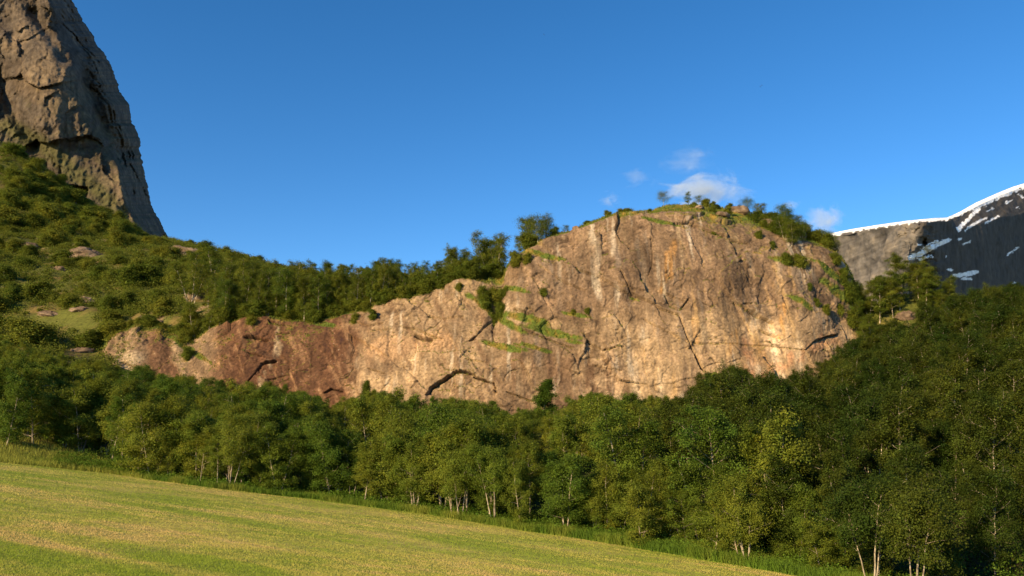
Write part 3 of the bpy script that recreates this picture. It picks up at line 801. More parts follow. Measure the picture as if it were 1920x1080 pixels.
rng = np.random.default_rng(11)
random.seed(5)
TOP1 = [(-60, 635), (0, 645), (60, 655), (130, 678), (200, 688), (280, 700), (360, 715), (430, 722), (500, 728), (560, 740), (640, 752), (690, 735), (760, 748), (850, 752), (920, 758), (960, 776), (1000, 772), (1060, 760),
        (1110, 742), (1200, 745), (1260, 752), (1290, 735), (1340, 700), (1400, 696), (1450, 712), (1500, 706), (1550, 684), (1600, 655), (1640, 625), (1700, 600), (1760, 575), (1800, 550), (1860, 545), (1990, 538)]
top1 = lambda px: np.interp(px, [t_[0] for t_ in TOP1], [t_[1] for t_ in TOP1])
def lim_h(p, py):
    """height at which a tree standing at p reaches photo row py"""
    px, _ = pix(p)
    return float(at(px, py, p[1])[2] - p[2])

def scatter(n, pxr, yr, mind, ok=None, tries=40):
    pts = []
    for _ in range(n * tries):
        if len(pts) >= n: break
        Y_ = math.sqrt(rng.uniform(yr[0] ** 2, yr[1] ** 2)); px = rng.uniform(*pxr)
        X_ = (px - 960) / F * CP * Y_
        if ok and not ok(px, X_, Y_): continue
        if any((X_ - a) ** 2 + (Y_ - b) ** 2 < mind * mind for a, b in pts): continue
        pts.append((X_, Y_))
    return pts

# the belt of alders along the meadow's far edge: front row, second row, then the wood behind
ea = np.linspace(-40, 1560, 58)
for i, px in enumerate(ea):
    px = px + rng.uniform(-9, 9)
    A = (px - 960) / F * CP
    Y0 = np.interp(A, EDGE_A, EDGE[:, 1]) + rng.uniform(2.0, 5.0) + rng.uniform(-1, 3) + (11 if px < 215 else 0)
    p = np.array([A * Y0, Y0, 0.]); p[2] = ground_z(p[0], p[1])
    h = float(np.interp(px, [0, 400, 900, 1200, 1400, 1560], [6.5, 7.2, 7.0, 6.2, 5.8, 5.6])) * rng.uniform(.6, 1.25)
    place('alder', ALDER[rng.integers(6)], p, h, rng.uniform(0, 6.28), M_ALDER, M_ABARK, ('alder', 'front'), 'alders along the meadow edge', 'alder_tree', 'tree', rng.uniform(.85, 1.3))
for X_, Y_ in scatter(175, (-60, 1560), (60, 140), 2.6, lambda px, a, b: edge_y(a, b) + 6.5 < b < np.interp(a / b, CL_A, CL_Y) - 9):
    p = np.array([X_, Y_, float(ground_z(X_, Y_))])
    px, _ = pix(p)
    back = b_ = (Y_ - edge_y(X_, Y_)) / 50
    h = 8.6 * rng.uniform(.8, 1.2)
    L = lim_h(p, top1(px) + rng.uniform(-4, 22))
    h = min(h, L)
    if h < 2.8: continue
    right = px > 1250 and back > .35
    row = 'second' if Y_ - edge_y(X_, Y_) < 16 else 'deep'
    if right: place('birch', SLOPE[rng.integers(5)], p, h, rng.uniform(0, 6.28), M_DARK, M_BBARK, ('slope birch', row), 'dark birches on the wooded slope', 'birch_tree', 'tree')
    else: place('alder', ALDER[rng.integers(6)], p, h, rng.uniform(0, 6.28), M_ALDER, M_ABARK, ('alder', row), 'alders along the meadow edge', 'alder_tree', 'tree')
# the last trees under the rock: their tops draw the line against it
for px in np.arange(-40, 1640, 17):
    px = px + rng.uniform(-8, 8)
    A = (px - 960) / F * CP
    Y0 = np.interp(A, CL_A, CL_Y) - rng.uniform(9, 24)
    p = np.array([A * Y0, Y0, 0.]); p[2] = ground_z(p[0], p[1])
    h = lim_h(p, top1(px) + rng.uniform(-8, 16))
    if h < 2.5: continue
    h = min(h, 11)
    dk = px > 1230
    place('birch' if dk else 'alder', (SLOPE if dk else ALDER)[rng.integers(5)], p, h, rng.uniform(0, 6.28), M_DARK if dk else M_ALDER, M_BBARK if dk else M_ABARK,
          ('slope birch' if dk else 'alder', 'back'), 'dark birches on the wooded slope' if dk else 'alders along the meadow edge', 'birch_tree' if dk else 'alder_tree', 'tree')
# wooded slope at the right
for X_, Y_ in scatter(170, (1430, 1990), (46, 175), 2.9, lambda px, a, b: b > edge_y(a, b) + 2.5 and (px > 1560 or b < 80) and b < np.interp(a / b, CL_A, CL_Y) - 4):
    p = np.array([X_, Y_, float(ground_z(X_, Y_))])
    px, _ = pix(p)
    h = rng.uniform(5.6, 9.5) * (.75 if Y_ < 60 else 1)
    h = min(h, lim_h(p, top1(px) + rng.uniform(-12, 14)))
    if h < 2.6: continue
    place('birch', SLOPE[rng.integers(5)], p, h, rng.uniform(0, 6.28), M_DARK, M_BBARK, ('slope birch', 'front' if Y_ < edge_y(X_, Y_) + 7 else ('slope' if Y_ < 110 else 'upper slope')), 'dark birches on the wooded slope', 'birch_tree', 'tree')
for X_, Y_ in scatter(46, (1785, 1995), (140, 215), 3.0):
    p = np.array([X_, Y_, float(ground_z(X_, Y_))])
    px, _ = pix(p)
    h = min(rng.uniform(6, 10), lim_h(p, top1(px) + rng.uniform(-10, 16)))
    if h < 2.2: continue
    place('birch', SLOPE[rng.integers(5)], p, h, rng.uniform(0, 6.28), M_DARK, M_BBARK, ('slope birch', 'upper slope'), 'dark birches on the wooded slope', 'birch_tree', 'tree', 1.2)
# knoll right of the dome
for px, py, hp in [(1600, 610, 70), (1612, 560, 70), (1625, 520, 60), (1640, 545, 80), (1655, 520, 60), (1668, 560, 85), (1680, 545, 75), (1695, 560, 80), (1710, 550, 62), (1722, 565, 70), (1738, 560, 66), (1752, 556, 58), (1768, 560, 52), (1780, 566, 46),
                   (1630, 600, 70), (1650, 610, 75), (1675, 600, 70), (1700, 610, 70), (1725, 605, 62), (1618, 585, 55), (1745, 600, 55), (1665, 630, 60), (1690, 640, 60), (1765, 590, 40), (1638, 575, 70), (1662, 590, 70), (1688, 585, 66), (1714, 590, 66), (1735, 585, 60), (1758, 580, 55), (1606, 640, 60), (1630, 650, 60), (1650, 650, 66), (1786, 575, 40), (1775, 600, 46), (1715, 640, 60), (1740, 630, 56)]:
    p = hit(px, py, 140)
    if not off_rock(p[0], p[1]): continue
    h = hp * p[1] / F
    place('birch', SLOPE[rng.integers(5)], p, h, rng.uniform(0, 6.28), M_BIRCH, M_BBARK, ('knoll birch', 'knoll'), 'birches on the rocky knoll', 'birch_tree', 'tree', 1.25)
# trees along the cliff's left top edge and up the hill behind it
TOP2 = [(300, 446), (330, 446), (400, 462), (480, 484), (560, 498), (600, 487), (640, 502), (690, 490), (720, 482), (770, 502), (830, 488), (850, 462), (885, 470), (920, 438), (945, 448), (952, 480)]
top2 = lambda px: np.interp(px, [t_[0] for t_ in TOP2], [t_[1] for t_ in TOP2])
for X_, Y_ in scatter(120, (330, 945), (166, 245), 2.3, lambda px, a, b: b > np.interp(a / b, CL_A, CL_Y) + 9):
    p = np.array([X_, Y_, float(ground_z(X_, Y_))])
    px, _ = pix(p)
    h = min(rng.uniform(5.5, 11), lim_h(p, top2(px) + rng.uniform(-4, 22)))
    if h < 2.0: continue
    place('birch', BIRCH[rng.integers(5)], p, h, rng.uniform(0, 6.28), M_BIRCH, M_BBARK, ('hill birch', 'cliff edge' if Y_ < np.interp(X_ / Y_, CL_A, CL_Y) + 22 else 'hill'), 'birches on the hill above the red rock', 'hill_birch', 'tree', rng.uniform(1.15, 1.6))
for px, hp in [(838, 62), (856, 72), (880, 66), (905, 88), (922, 102), (940, 84), (728, 66), (605, 70), (780, 40), (812, 50)]:
    p = cliff_pt(px, 2.15)
    h = hp * p[1] / F
    place('birch', BIRCH[rng.integers(5)], p - np.array([0, 0, .3]), h, rng.uniform(0, 6.28), M_BIRCH, M_BBARK, ('lip birch', 'lip'), 'tall birches on the cliff lip', 'hill_birch', 'tree', 1.1)
# small trees on the dome's crest and ledges: (photo column, row parameter, height in photo pixels, variant)
for px, tt_, hp, v in [(1245, 1.9, 27, 0), (1289, 1.9, 24, 1), (1309, 1.95, 18, 0), (1403, 1.9, 32, 0), (1389, 1.9, 16, 1), (1425, 1.9, 30, 2), (1465, 1.9, 38, 0), (1472, 1.6, 44, 2), (1490, 1.7, 36, 2),
                       (1527, 1.9, 20, 1), (1550, 1.9, 28, 0), (1538, 1.7, 24, 2), (1060, 1.9, 16, 0), (983, 1.9, 62, 1), (998, 1.8, 60, 2), (1024, 1.8, 44, 2), (1012, 1.3, 44, 2), (975, 1.6, 36, 1),
                       (1470, 1.1, 44, 2), (1482, .98, 44, 2), (1500, 1.3, 34, 2), (1512, 1.5, 26, 1), (1565, 1.6, 26, 2)]:
    p = cliff_pt(px, tt_)
    place('crag birch', CRAG[v], p - np.array([0, 0, .15]), hp * p[1] / F, rng.uniform(0, 6.28), M_BIRCH, M_BBARK, ('crag birch', 'crest'), 'small birches on the rock dome', 'dwarf_birch', 'tree', rng.uniform(1.0, 1.5))
for px, tt_, hp in [(1322, 1.9, 16), (1334, 1.85, 13), (1346, 1.9, 11), (1366, 1.9, 12), (1376, 1.8, 10), (1165, 1.9, 13), (1178, 1.9, 11), (1140, 1.9, 12), (1215, 1.9, 8), (1300, 1.5, 12), (1335, 1.4, 12), (1362, 1.5, 14), (1410, 1.5, 18), (1432, 1.6, 20), (1448, 1.3, 20), (1460, 1.5, 26), (1478, 1.4, 28), (1492, 1.4, 26),
                    (1505, 1.7, 22), (1525, 1.5, 22), (1545, 1.4, 22), (1555, 1.7, 18), (1100, 1.8, 8), (1040, 1.6, 16), (995, 1.4, 26), (1420, 1.85, 14), (1440, 1.9, 14), (1450, 1.85, 20)]:
    p = cliff_pt(px, tt_)
    place('shrub', SHRUB[rng.integers(4)], p - np.array([0, 0, .2]), hp * p[1] / F, rng.uniform(0, 6.28), M_SHRUB, M_ABARK, ('crest shrub', 'crest'), 'low bushes on the crest of the dome', 'crest_bush', 'shrub', rng.uniform(1.1, 1.7))
# shrubs rooted in the gullies and ledges of the rock
for px, py, hp in [(926, 560, 30), (912, 578, 26), (936, 590, 26), (924, 604, 22), (944, 556, 20), (905, 560, 22), (1020, 556, 18), (1498, 505, 26), (1475, 500, 22), (1515, 545, 14), (1560, 500, 22), (1575, 530, 26), (1590, 560, 30), (1580, 590, 24), (1598, 610, 28), (1545, 590, 18),
                   (347, 640, 26), (350, 672, 20), (1075, 590, 12), (1100, 588, 12), (972, 500, 26), (990, 500, 20), (1340, 440, 14), (1420, 450, 16), (1445, 470, 16), (1530, 575, 16), (1430, 430, 16), (860, 548, 16), (700, 600, 20), (470, 610, 18), (665, 606, 18)]:
    p = cliff_at(px, py)
    place('shrub', SHRUB[rng.integers(4)], p + np.array([0, .15, -.2]), max(1.0, hp * p[1] / F), rng.uniform(0, 6.28), M_SHRUB, M_ABARK, ('ledge shrub', 'ledge'), 'shrubs rooted in the rock face', 'shrub', 'shrub')
for px in np.arange(392, 905, 11):
    px = px + rng.uniform(-6, 6)
    p = np.array(cliff_pt(px, rng.choice([1.3, 1.6, 1.9, 2.0, 2.12]))); p[2] = max(p[2], float(ground_z(p[0], p[1])))
    h = min(rng.uniform(5, 10.5), lim_h(p, top2(px) + rng.uniform(-2, 30)))
    if h < 2.0: continue
    place('birch', SLOPE[rng.integers(5)] if rng.uniform() < .5 else BIRCH[rng.integers(5)], p - np.array([0, 0, .3]), h, rng.uniform(0, 6.28), M_BIRCH, M_BBARK, ('hill birch', 'cliff edge'), 'birches on the hill above the red rock', 'hill_birch', 'tree', rng.uniform(.85, 1.15))
for px in np.arange(385, 935, 13):
    px = px + rng.uniform(-6, 6)
    p = np.array(cliff_pt(px, rng.choice([1.2, 1.5, 1.8, 2.05]))); p[2] = max(p[2], float(ground_z(p[0], p[1]))) - .2
    place('shrub', SHRUB[rng.integers(4)], p, rng.uniform(1.6, 3.6), rng.uniform(0, 6.28), M_SHRUB, M_ABARK, ('lip shrub', 'lip'), 'bushes along the top edge of the red rock', 'lip_bush', 'shrub', rng.uniform(1.1, 1.6))
for k in range(64):
    px = 470 + 5.2 * k + rng.uniform(-4, 4)
    p = hit(px, float(np.interp(px, [470, 540, 600, 700, 790], [592, 600, 597, 574, 550])) - rng.uniform(1, 26), 150)
    if k % 2:
        place('shrub', SHRUB[rng.integers(4)], p - np.array([0, 0, .15]), rng.uniform(1.6, 3.4), rng.uniform(0, 6.28), M_SHRUB, M_ABARK, ('lip shrub', 'lip'), 'bushes along the top edge of the red rock', 'lip_bush', 'shrub', rng.uniform(1.1, 1.6))
    else:
        h = min(rng.uniform(4.5, 9), lim_h(p, top2(px) + rng.uniform(-2, 30)))
        if h > 2: place('birch', BIRCH[rng.integers(5)], p - np.array([0, 0, .2]), h, rng.uniform(0, 6.28), M_BIRCH, M_BBARK, ('hill birch', 'cliff edge'), 'birches on the hill above the red rock', 'hill_birch', 'tree', rng.uniform(.85, 1.2))
for px in list(np.arange(165, 370, 13)):
    p = cliff_pt(px, 1.7)
    place('shrub', SHRUB[rng.integers(4)], p - np.array([0, 0, .3]), rng.uniform(1.2, 2.6), rng.uniform(0, 6.28), M_SHRUB, M_ABARK, ('slab shrub', 'lip'), 'bushes over the small pale slab', 'lip_bush', 'shrub', rng.uniform(1.1, 1.6))
# shrubs and low trees over the left hill
def hill_ok(px, a, b):
    yc_ = np.interp(a / b, CL_A, CL_Y)
    return b > yc_ + 6
n_hill = 0
for X_, Y_ in scatter(290, (-60, 470), (172, 430), 3.2, hill_ok):
    p = np.array([X_, Y_, float(ground_z(X_, Y_))])
    px, py = pix(p)
    if fbm(X_ / 22, Y_ / 22, 0, 2, 77) < -.28 or not off_rock(X_, Y_): continue
    if px > 300 and lim_h(p, top2(px)) < 1.2: continue
    h = rng.uniform(2.0, 5.6) * (1 if Y_ < 300 else 1.25)
    if px > 300: h = min(h, lim_h(p, top2(px) + rng.uniform(-4, 6)))
    elif px > 170:
        h = min(h, lim_h(p, np.interp(px, [170, 200, 260, 300], [350, 388, 425, 446]) + rng.uniform(-3, 8)))
        if h < 1.2: continue
    place('shrub', SHRUB[rng.integers(4)], p, h, rng.uniform(0, 6.28), M_SHRUB, M_ABARK, ('hill shrub', 'hill'), 'shrubs over the left hillside', 'shrub', 'shrub', rng.uniform(1.0, 1.7))
for px, off, h, v, lm in [(436, 1.6, 6.8, 0, 0), (782, 2.2, 6.2, 1, 0), (866, 1.4, 6.6, 0, 0), (928, 2.0, 6.6, 2, 0), (1388, 1.0, 5.6, 1, 0), (1612, 1.4, 6.4, 2, 1), (1690, 1.2, 6.6, 0, 1)]:
    A = (px - 960) / F * CP
    Y0 = np.interp(A, EDGE_A, EDGE[:, 1]) + off
    p = np.array([A * Y0, Y0, 0.]); p[2] = ground_z(p[0], p[1])
    place('open', OPEN[v], p, h, rng.uniform(0, 6.28), M_DARK if lm else M_ALDER, M_ABARK, ('open', 'front'), 'pale multi-stemmed trees at the meadow edge', 'multistem_tree', 'tree')
# single trees with a look of their own
p = hit(1016, 800, 100); p = np.array([(1018 - 960) / F * 128 * CP, 128, 0]); p[2] = ground_z(p[0], p[1])
place('rowan', CONE, p, lim_h(p, 712), 1.0, M_ALDER, M_ABARK, ('rowan', 'lone'), 'single trees', 'rowan_tree', 'tree', 1.35)
for px, py in [(686, 714)]:
    p = np.array([(px - 960) / F * 130 * CP, 130, 0]); p[2] = ground_z(p[0], p[1])
    place('rowan', CONE, p, lim_h(p, py), 2.0, M_BIRCH, M_ABARK, ('rowan', 'lone2'), 'single trees', 'rowan_tree', 'tree', .8)
for px, off, h, v in [(852, 1.4, 4.6, 0), (915, 2.4, 5.4, 1), (440, 1.6, 4.6, 2), (380, 1.4, 3.4, 1), (777, 1.6, 3.8, 1), (1380, 1.4, 3.6, 2)]:
    A = (px - 960) / F * CP
    Y0 = np.interp(A, EDGE_A, EDGE[:, 1]) + off
    p = np.array([A * Y0, Y0, 0.]); p[2] = ground_z(p[0], p[1])
    place('snag', SNAG[v], p, h, rng.uniform(0, 6.28), None, M_DEAD, ('snag', 'front'), 'bare pale trees at the meadow edge', 'bare_tree', 'tree')

# ------------------------------------------------------------------ rock outcrops on the hill
def boulder(seed, sx, sy, sz):
    r = np.random.default_rng(seed)
    nu_, nv_ = 40, 26
    a = np.linspace(0, 2 * np.pi, nu_, endpoint=False)[None]; b = np.linspace(-np.pi / 2, np.pi / 2, nv_)[:, None]
    dx, dy, dz = np.cos(a) * np.cos(b), np.sin(a) * np.cos(b), np.sin(b) + 0 * a
    rad = 1 + .35 * fbm(dx * 1.3 + seed * 3.1, dy * 1.3, dz * 1.3, 4, seed)
    rad += plates(a * 1.6 + .3 * dz, b * 2.2 + 0 * a + seed, seed + 5, .09, .16)[0]
    rad += .06 * fbm(dx * 6, dy * 6, dz * 6, 3, seed + 9)
    v = np.stack([dx * rad * sx, dy * rad * sy, dz * rad * sz], -1).reshape(-1, 3)
    i = np.arange(nu_ * nv_).reshape(nv_, nu_)
    j = np.roll(i, -1, 1)
    f = np.stack([i[:-1], j[:-1], j[1:], i[1:]], -1).reshape(-1, 4)
    n = fbm(v[:, 0] * .5, v[:, 1] * .5, v[:, 2] * .7, 4, seed + 3)
    c_ = mixc(np.broadcast_to(np.array([.13, .09, .06]), v.shape), (.23, .17, .115), sstep(-.2, .4, n))
    return mesh_np('rock_outcrop', v, f, c_)
CREST = [(1386, 1.75, 22, 14, 'largest pale rock on the crest of the dome'), (1438, 1.55, 20, 14, 'squat rock on the right shoulder of the dome'), (1352, 1.35, 18, 8, 'low rock in the turf under the dome crest'), (1500, 1.5, 16, 12, 'rock beside bushes on the right shoulder of the dome'), (1310, 1.5, 14, 6, 'small flat rock in the turf left of the largest crest rock')]
for k, (px, py, rx, ry, lab) in enumerate(ROCKS):
    p = ROCK_AT[k][0]
    m = p[1] / F
    o = link('rock_outcrop', boulder(40 + k, rx * m * .85, rx * m * .6, ry * m * .95), M_OUT)
    o.location = p + np.array([0, rx * m * .25, 0]); o.rotation_euler = (0, R(random.uniform(-12, 12)), R(random.uniform(-20, 20)))
    tag(o, lab, 'rock', 'rock outcrops')
for k, (px, tt_, rx, ry, lab) in enumerate(CREST):
    p = cliff_pt(px, tt_)
    m = p[1] / F
    o = link('rock_outcrop', boulder(80 + k, rx * m * .9, rx * m * .7, ry * m * .9), M_OUT)
    o.location = p; o.rotation_euler = (0, R(8), R(20 * k))
    tag(o, lab, 'rock', 'rock outcrops')

# ------------------------------------------------------------------ grass, ferns and scrub: nobody could count these
def blades(name, P0, hgt, wid, col, lean=.35, rng=rng, three=True):
    n = len(P0)
    a = rng.uniform(0, 2 * np.pi, n)
    w = np.stack([np.cos(a), np.sin(a), 0 * a], -1) * (wid * .5)[:, None]
    tip = P0 + np.stack([rng.normal(0, lean, n) * hgt, rng.normal(0, lean, n) * hgt, hgt], -1)
    V = np.stack([P0 - w, P0 + w, tip], 1).reshape(-1, 3)
    c_ = np.repeat(col, 3, 0)
    return mesh_np(name, V, np.arange(n * 3).reshape(n, 3), c_, smooth=False)

ed = EDGE[14] - EDGE[6]; ed = ed[:2] / np.linalg.norm(ed[:2])
def meadow_colour(x, y, n):
    s = x * ed[0] + y * ed[1]; q_ = -x * ed[1] + y * ed[0]
    st_ = .95 * fbm(s / 22, q_ / 2.1, 0, 4, 301); pt = 1.15 * fbm(s / 14, q_ / 6, 0, 5, 302); fi = fbm(x / .9, y / .9, 0, 3, 303)
    k = st_ * .8 + pt * .95 + fi * .4
    c_ = mixc(np.broadcast_to(np.array([.26, .335, .038]), (n, 3)), (.46, .43, .095), sstep(-.45, .25, k))
    c_ = mixc(c_, (.62, .45, .18), .85 * sstep(.15, .62, k))
    return c_
n = 620000
px = rng.uniform(-60, 1560, n); py = rng.uniform(858, 1100, n)
G = on_field(px, py)
dd = G[:, 1] - edge_y(G[:, 0], G[:, 1])
keep = (dd < .6) & (G[:, 1] > 5) & (G[:, 1] < 130)
G = G[keep]; n = len(G)
G[:, 2] = ground_z(G[:, 0], G[:, 1])
dist = np.linalg.norm(G, axis=1)
col = meadow_colour(G[:, 0], G[:, 1], n) * (1 + .06 * rng.normal(size=(n, 1)))
me = blades('mown_grass', G, rng.uniform(.022, .05, n) * (.8 + dist / 100), rng.uniform(.008, .016, n) * (.6 + dist / 34), np.clip(col, .02, .7), .5)
tag(link('mown_grass', me, M_GRASS), 'short mown grass of the meadow with dry straw patches', 'grass', kind='stuff')
# tall uncut grass and ferns along the edge
n = 95000
A = rng.uniform(EDGE_A[1], EDGE_A[-2], n)
Y0 = np.interp(A, EDGE_A, EDGE[:, 1])
lf = sstep(-.40, -.5, A)
w_ = np.abs(rng.normal(0, 1, n))
rt_ = sstep(-.05, .2, A)
Y0 = Y0 + .2 + w_ * (1.3 + 6.0 * lf + 1.0 * rt_)
G = np.stack([A * Y0, Y0, ground_z(A * Y0, Y0)], -1)
tn = fbm(G[:, 0] / 3, G[:, 1] / 3, 0, 3, 66)
col = mixc(np.broadcast_to(np.array([.10, .175, .018]), (n, 3)), (.27, .285, .05), np.clip(.25 + tn + .7 * lf - .25 * rt_, 0, 1)) * (1 + .2 * rng.normal(size=(n, 1)))
me = blades('tall_grass', G, rng.uniform(.25, .75, n) * (1 + .4 * tn + .35 * rt_), rng.uniform(.03, .06, n), np.clip(col, .02, .5), .28)
tag(link('tall_grass', me, M_GRASS), 'tall uncut grass fringing the far edge of the meadow', 'grass', kind='stuff')
n = 11000
A = rng.uniform(EDGE_A[3], .66, n)
Y0 = np.interp(A, EDGE_A, EDGE[:, 1]) + np.where(rng.uniform(0, 1, n) < .5, rng.uniform(.8, 7, n), rng.uniform(5, 45, n))
C = np.stack([A * Y0, Y0, ground_z(A * Y0, Y0) + rng.uniform(.15, .95, n) * (1 + (Y0 - edge_y(A * Y0, Y0) > 8)) * (.5 + .6 * (fbm(A * Y0 / 2, Y0 / 2, 0, 2, 15) + .5))], -1)
me = leaves('undergrowth', C, rng.uniform(.18, .34, n), 26, .115, rng, up=.8, flat=.6, tone=.35)
col_ = leaf_mat('undergrowth_leaves', (.095, .165, .018), (.095, .165, .018), .36)
tag(link('undergrowth', me, col_), 'low ferns and weeds under the trees at the meadow edge', 'undergrowth', kind='stuff')
# hill scrub
n = 11500
px = rng.uniform(-70, 960, n * 3); Y0 = np.sqrt(rng.uniform(128 ** 2, 440 ** 2, n * 3))
X0 = (px - 960) / F * CP * Y0
ok = (Y0 > np.interp(X0 / Y0, CL_A, CL_Y) + np.where(px < 205, -40, np.where(np.abs(px - 350) < 22, -12, 3)))
ok &= (fbm(X0 / 14, Y0 / 14, 0, 3, 81) > -.36) & off_rock(X0, Y0)
X0, Y0 = X0[ok][:n], Y0[ok][:n]
rad = rng.uniform(.35, 1.9, len(X0)) ** 1.1; k = 15
ii = np.repeat(np.arange(len(X0)), k)
o_ = rng.normal(size=(len(ii), 3)); o_ /= np.linalg.norm(o_, axis=1, keepdims=True); o_[:, 2] = np.abs(o_[:, 2])
xx = X0[ii] + o_[:, 0] * rad[ii]; yy = Y0[ii] + o_[:, 1] * rad[ii]
C = np.stack([xx, yy, ground_z(xx, yy) + o_[:, 2] * rad[ii] * 1.1 + .1], -1)
me = leaves('hill_scrub', C, .32 * rad[ii], 9, .27, rng, up=.6, flat=.7, tone=.42)
scr = leaf_mat('scrub_leaves', (.135, .160, .022), (.135, .160, .022), .42)
tag(link('hill_scrub', me, scr), 'low heath and grass scrub covering the hillside', 'scrub', kind='stuff')
# turf tufts on the rock's top and ledges
vv = np.argwhere((VEG > .35) & (T < 2.1) & (CN[..., 2] > .1))
sel = vv[rng.integers(0, len(vv), 34000)]
G = CP_[sel[:, 0], sel[:, 1]] + rng.normal(0, .08, (len(sel), 3))
tn = fbm(G[:, 0] / 3, G[:, 2] / 3, G[:, 1] / 3, 3, 67)
col = mixc(np.broadcast_to(np.array([.10, .14, .015]), (len(G), 3)), (.22, .17, .035), np.clip(.3 + 1.1 * tn, 0, 1)) * (1 + .22 * rng.normal(size=(len(G), 1)))
me = blades('cliff_turf', G - np.array([0, 0, .05]), rng.uniform(.15, .5, len(G)), rng.uniform(.10, .22, len(G)), np.clip(col, .02, .5), .5)
tag(link('cliff_turf', me, M_GRASS), 'turf growing on the crest and ledges of the rock', 'turf', kind='stuff')
# wood floor litter under the right slope
n = 3600
px = rng.uniform(1420, 2000, n); Y0 = np.sqrt(rng.uniform(46 ** 2, 178 ** 2, n)); X0 = (px - 960) / F * CP * Y0
ok = Y0 > edge_y(X0, Y0) + 3; X0, Y0 = X0[ok], Y0[ok]
C = np.stack([X0, Y0, ground_z(X0, Y0) + rng.uniform(.1, .9, len(X0))], -1)
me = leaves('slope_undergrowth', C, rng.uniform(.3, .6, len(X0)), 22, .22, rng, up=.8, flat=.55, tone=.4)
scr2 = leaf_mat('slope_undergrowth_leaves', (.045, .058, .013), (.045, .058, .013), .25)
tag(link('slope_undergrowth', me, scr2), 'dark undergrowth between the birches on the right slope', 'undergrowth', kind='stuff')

# ------------------------------------------------------------------ clouds and birds
def cloud_mat(seed, dens, scale):
    m = bpy.data.materials.new('cloud_vapour'); m.use_nodes = True
    nt = m.node_tree; nt.nodes.remove(nt.nodes['Principled BSDF'])
    out = nt.nodes['Material Output']
    v = nt.nodes.new('ShaderNodeVolumePrincipled')
    v.inputs['Color'].default_value = (.86, .94, 1.0, 1); v.inputs['Anisotropy'].default_value = .0
    tc = nt.nodes.new('ShaderNodeTexCoord')
    ln = nt.nodes.new('ShaderNodeVectorMath'); ln.operation = 'LENGTH'
    nt.links.new(tc.outputs['Object'], ln.inputs[0])
    fall = nt.nodes.new('ShaderNodeMapRange'); fall.inputs[1].default_value = 1.0; fall.inputs[2].default_value = .1; fall.inputs[3].default_value = -.42; fall.inputs[4].default_value = .10
    nt.links.new(ln.outputs['Value'], fall.inputs[0])
    mp = nt.nodes.new('ShaderNodeMapping'); mp.inputs['Location'].default_value = (seed * 3.7, seed * 1.3, 0)
    nt.links.new(tc.outputs['Object'], mp.inputs[0])
    nz = nt.nodes.new('ShaderNodeTexNoise'); nz.inputs['Scale'].default_value = scale; nz.inputs['Detail'].default_value = 6; nz.inputs['Roughness'].default_value = .62; nz.inputs['Distortion'].default_value = .6
    nt.links.new(mp.outputs[0], nz.inputs['Vector'])
    ad = nt.nodes.new('ShaderNodeMath'); ad.operation = 'ADD'
    nt.links.new(nz.outputs['Fac'], ad.inputs[0]); nt.links.new(fall.outputs[0], ad.inputs[1])
    r = nt.nodes.new('ShaderNodeMapRange'); r.inputs[1].default_value = .44; r.inputs[2].default_value = .78; r.inputs[3].default_value = 0; r.inputs[4].default_value = dens
    nt.links.new(ad.outputs[0], r.inputs[0]); nt.links.new(r.outputs[0], v.inputs['Density'])
    nt.links.new(v.outputs[0], out.inputs['Volume'])
    return m
def cloud(px, py, rx, ry, dens, scale, seed, lab):
    a = np.linspace(0, 2 * np.pi, 24, endpoint=False)[None]; b = np.linspace(-np.pi / 2, np.pi / 2, 14)[:, None]
    v = np.stack([np.cos(a) * np.cos(b), np.sin(a) * np.cos(b), np.sin(b) + 0 * a], -1).reshape(-1, 3)
    i = np.arange(24 * 14).reshape(14, 24); j = np.roll(i, -1, 1)
    f = np.stack([i[:-1], j[:-1], j[1:], i[1:]], -1).reshape(-1, 4)
    me = mesh_np('cloud', v, f)
    Yc = 7000
    o = link('cloud', me, cloud_mat(seed, dens, scale))
    o.location = at(px, py, Yc)
    o.scale = (rx / F * Yc, max(rx, ry) * .8 / F * Yc, ry / F * Yc)
    tag(o, lab, 'cloud', 'small clouds above the rock dome')
cloud(1328, 360, 160, 78, .0100, 2.6, 1, 'largest soft white cloud behind the dome crest')
cloud(1550, 415, 86, 72, .0100, 2.4, 2, 'white puff of cloud rising behind the snowy ridge')
cloud(1146, 374, 46, 32, .0065, 2.4, 3, 'small wisp of cloud left of the dome crest')
cloud(1290, 300, 110, 52, .0024, 2.8, 4, 'faintest high wisp of cloud above the largest cloud')
cloud(1478, 388, 56, 26, .0050, 2.0, 5, 'thin streak of cloud between the two white puffs')
cloud(1195, 335, 70, 38, .0026, 2.2, 6, 'very thin wisp of cloud up left of the crest')

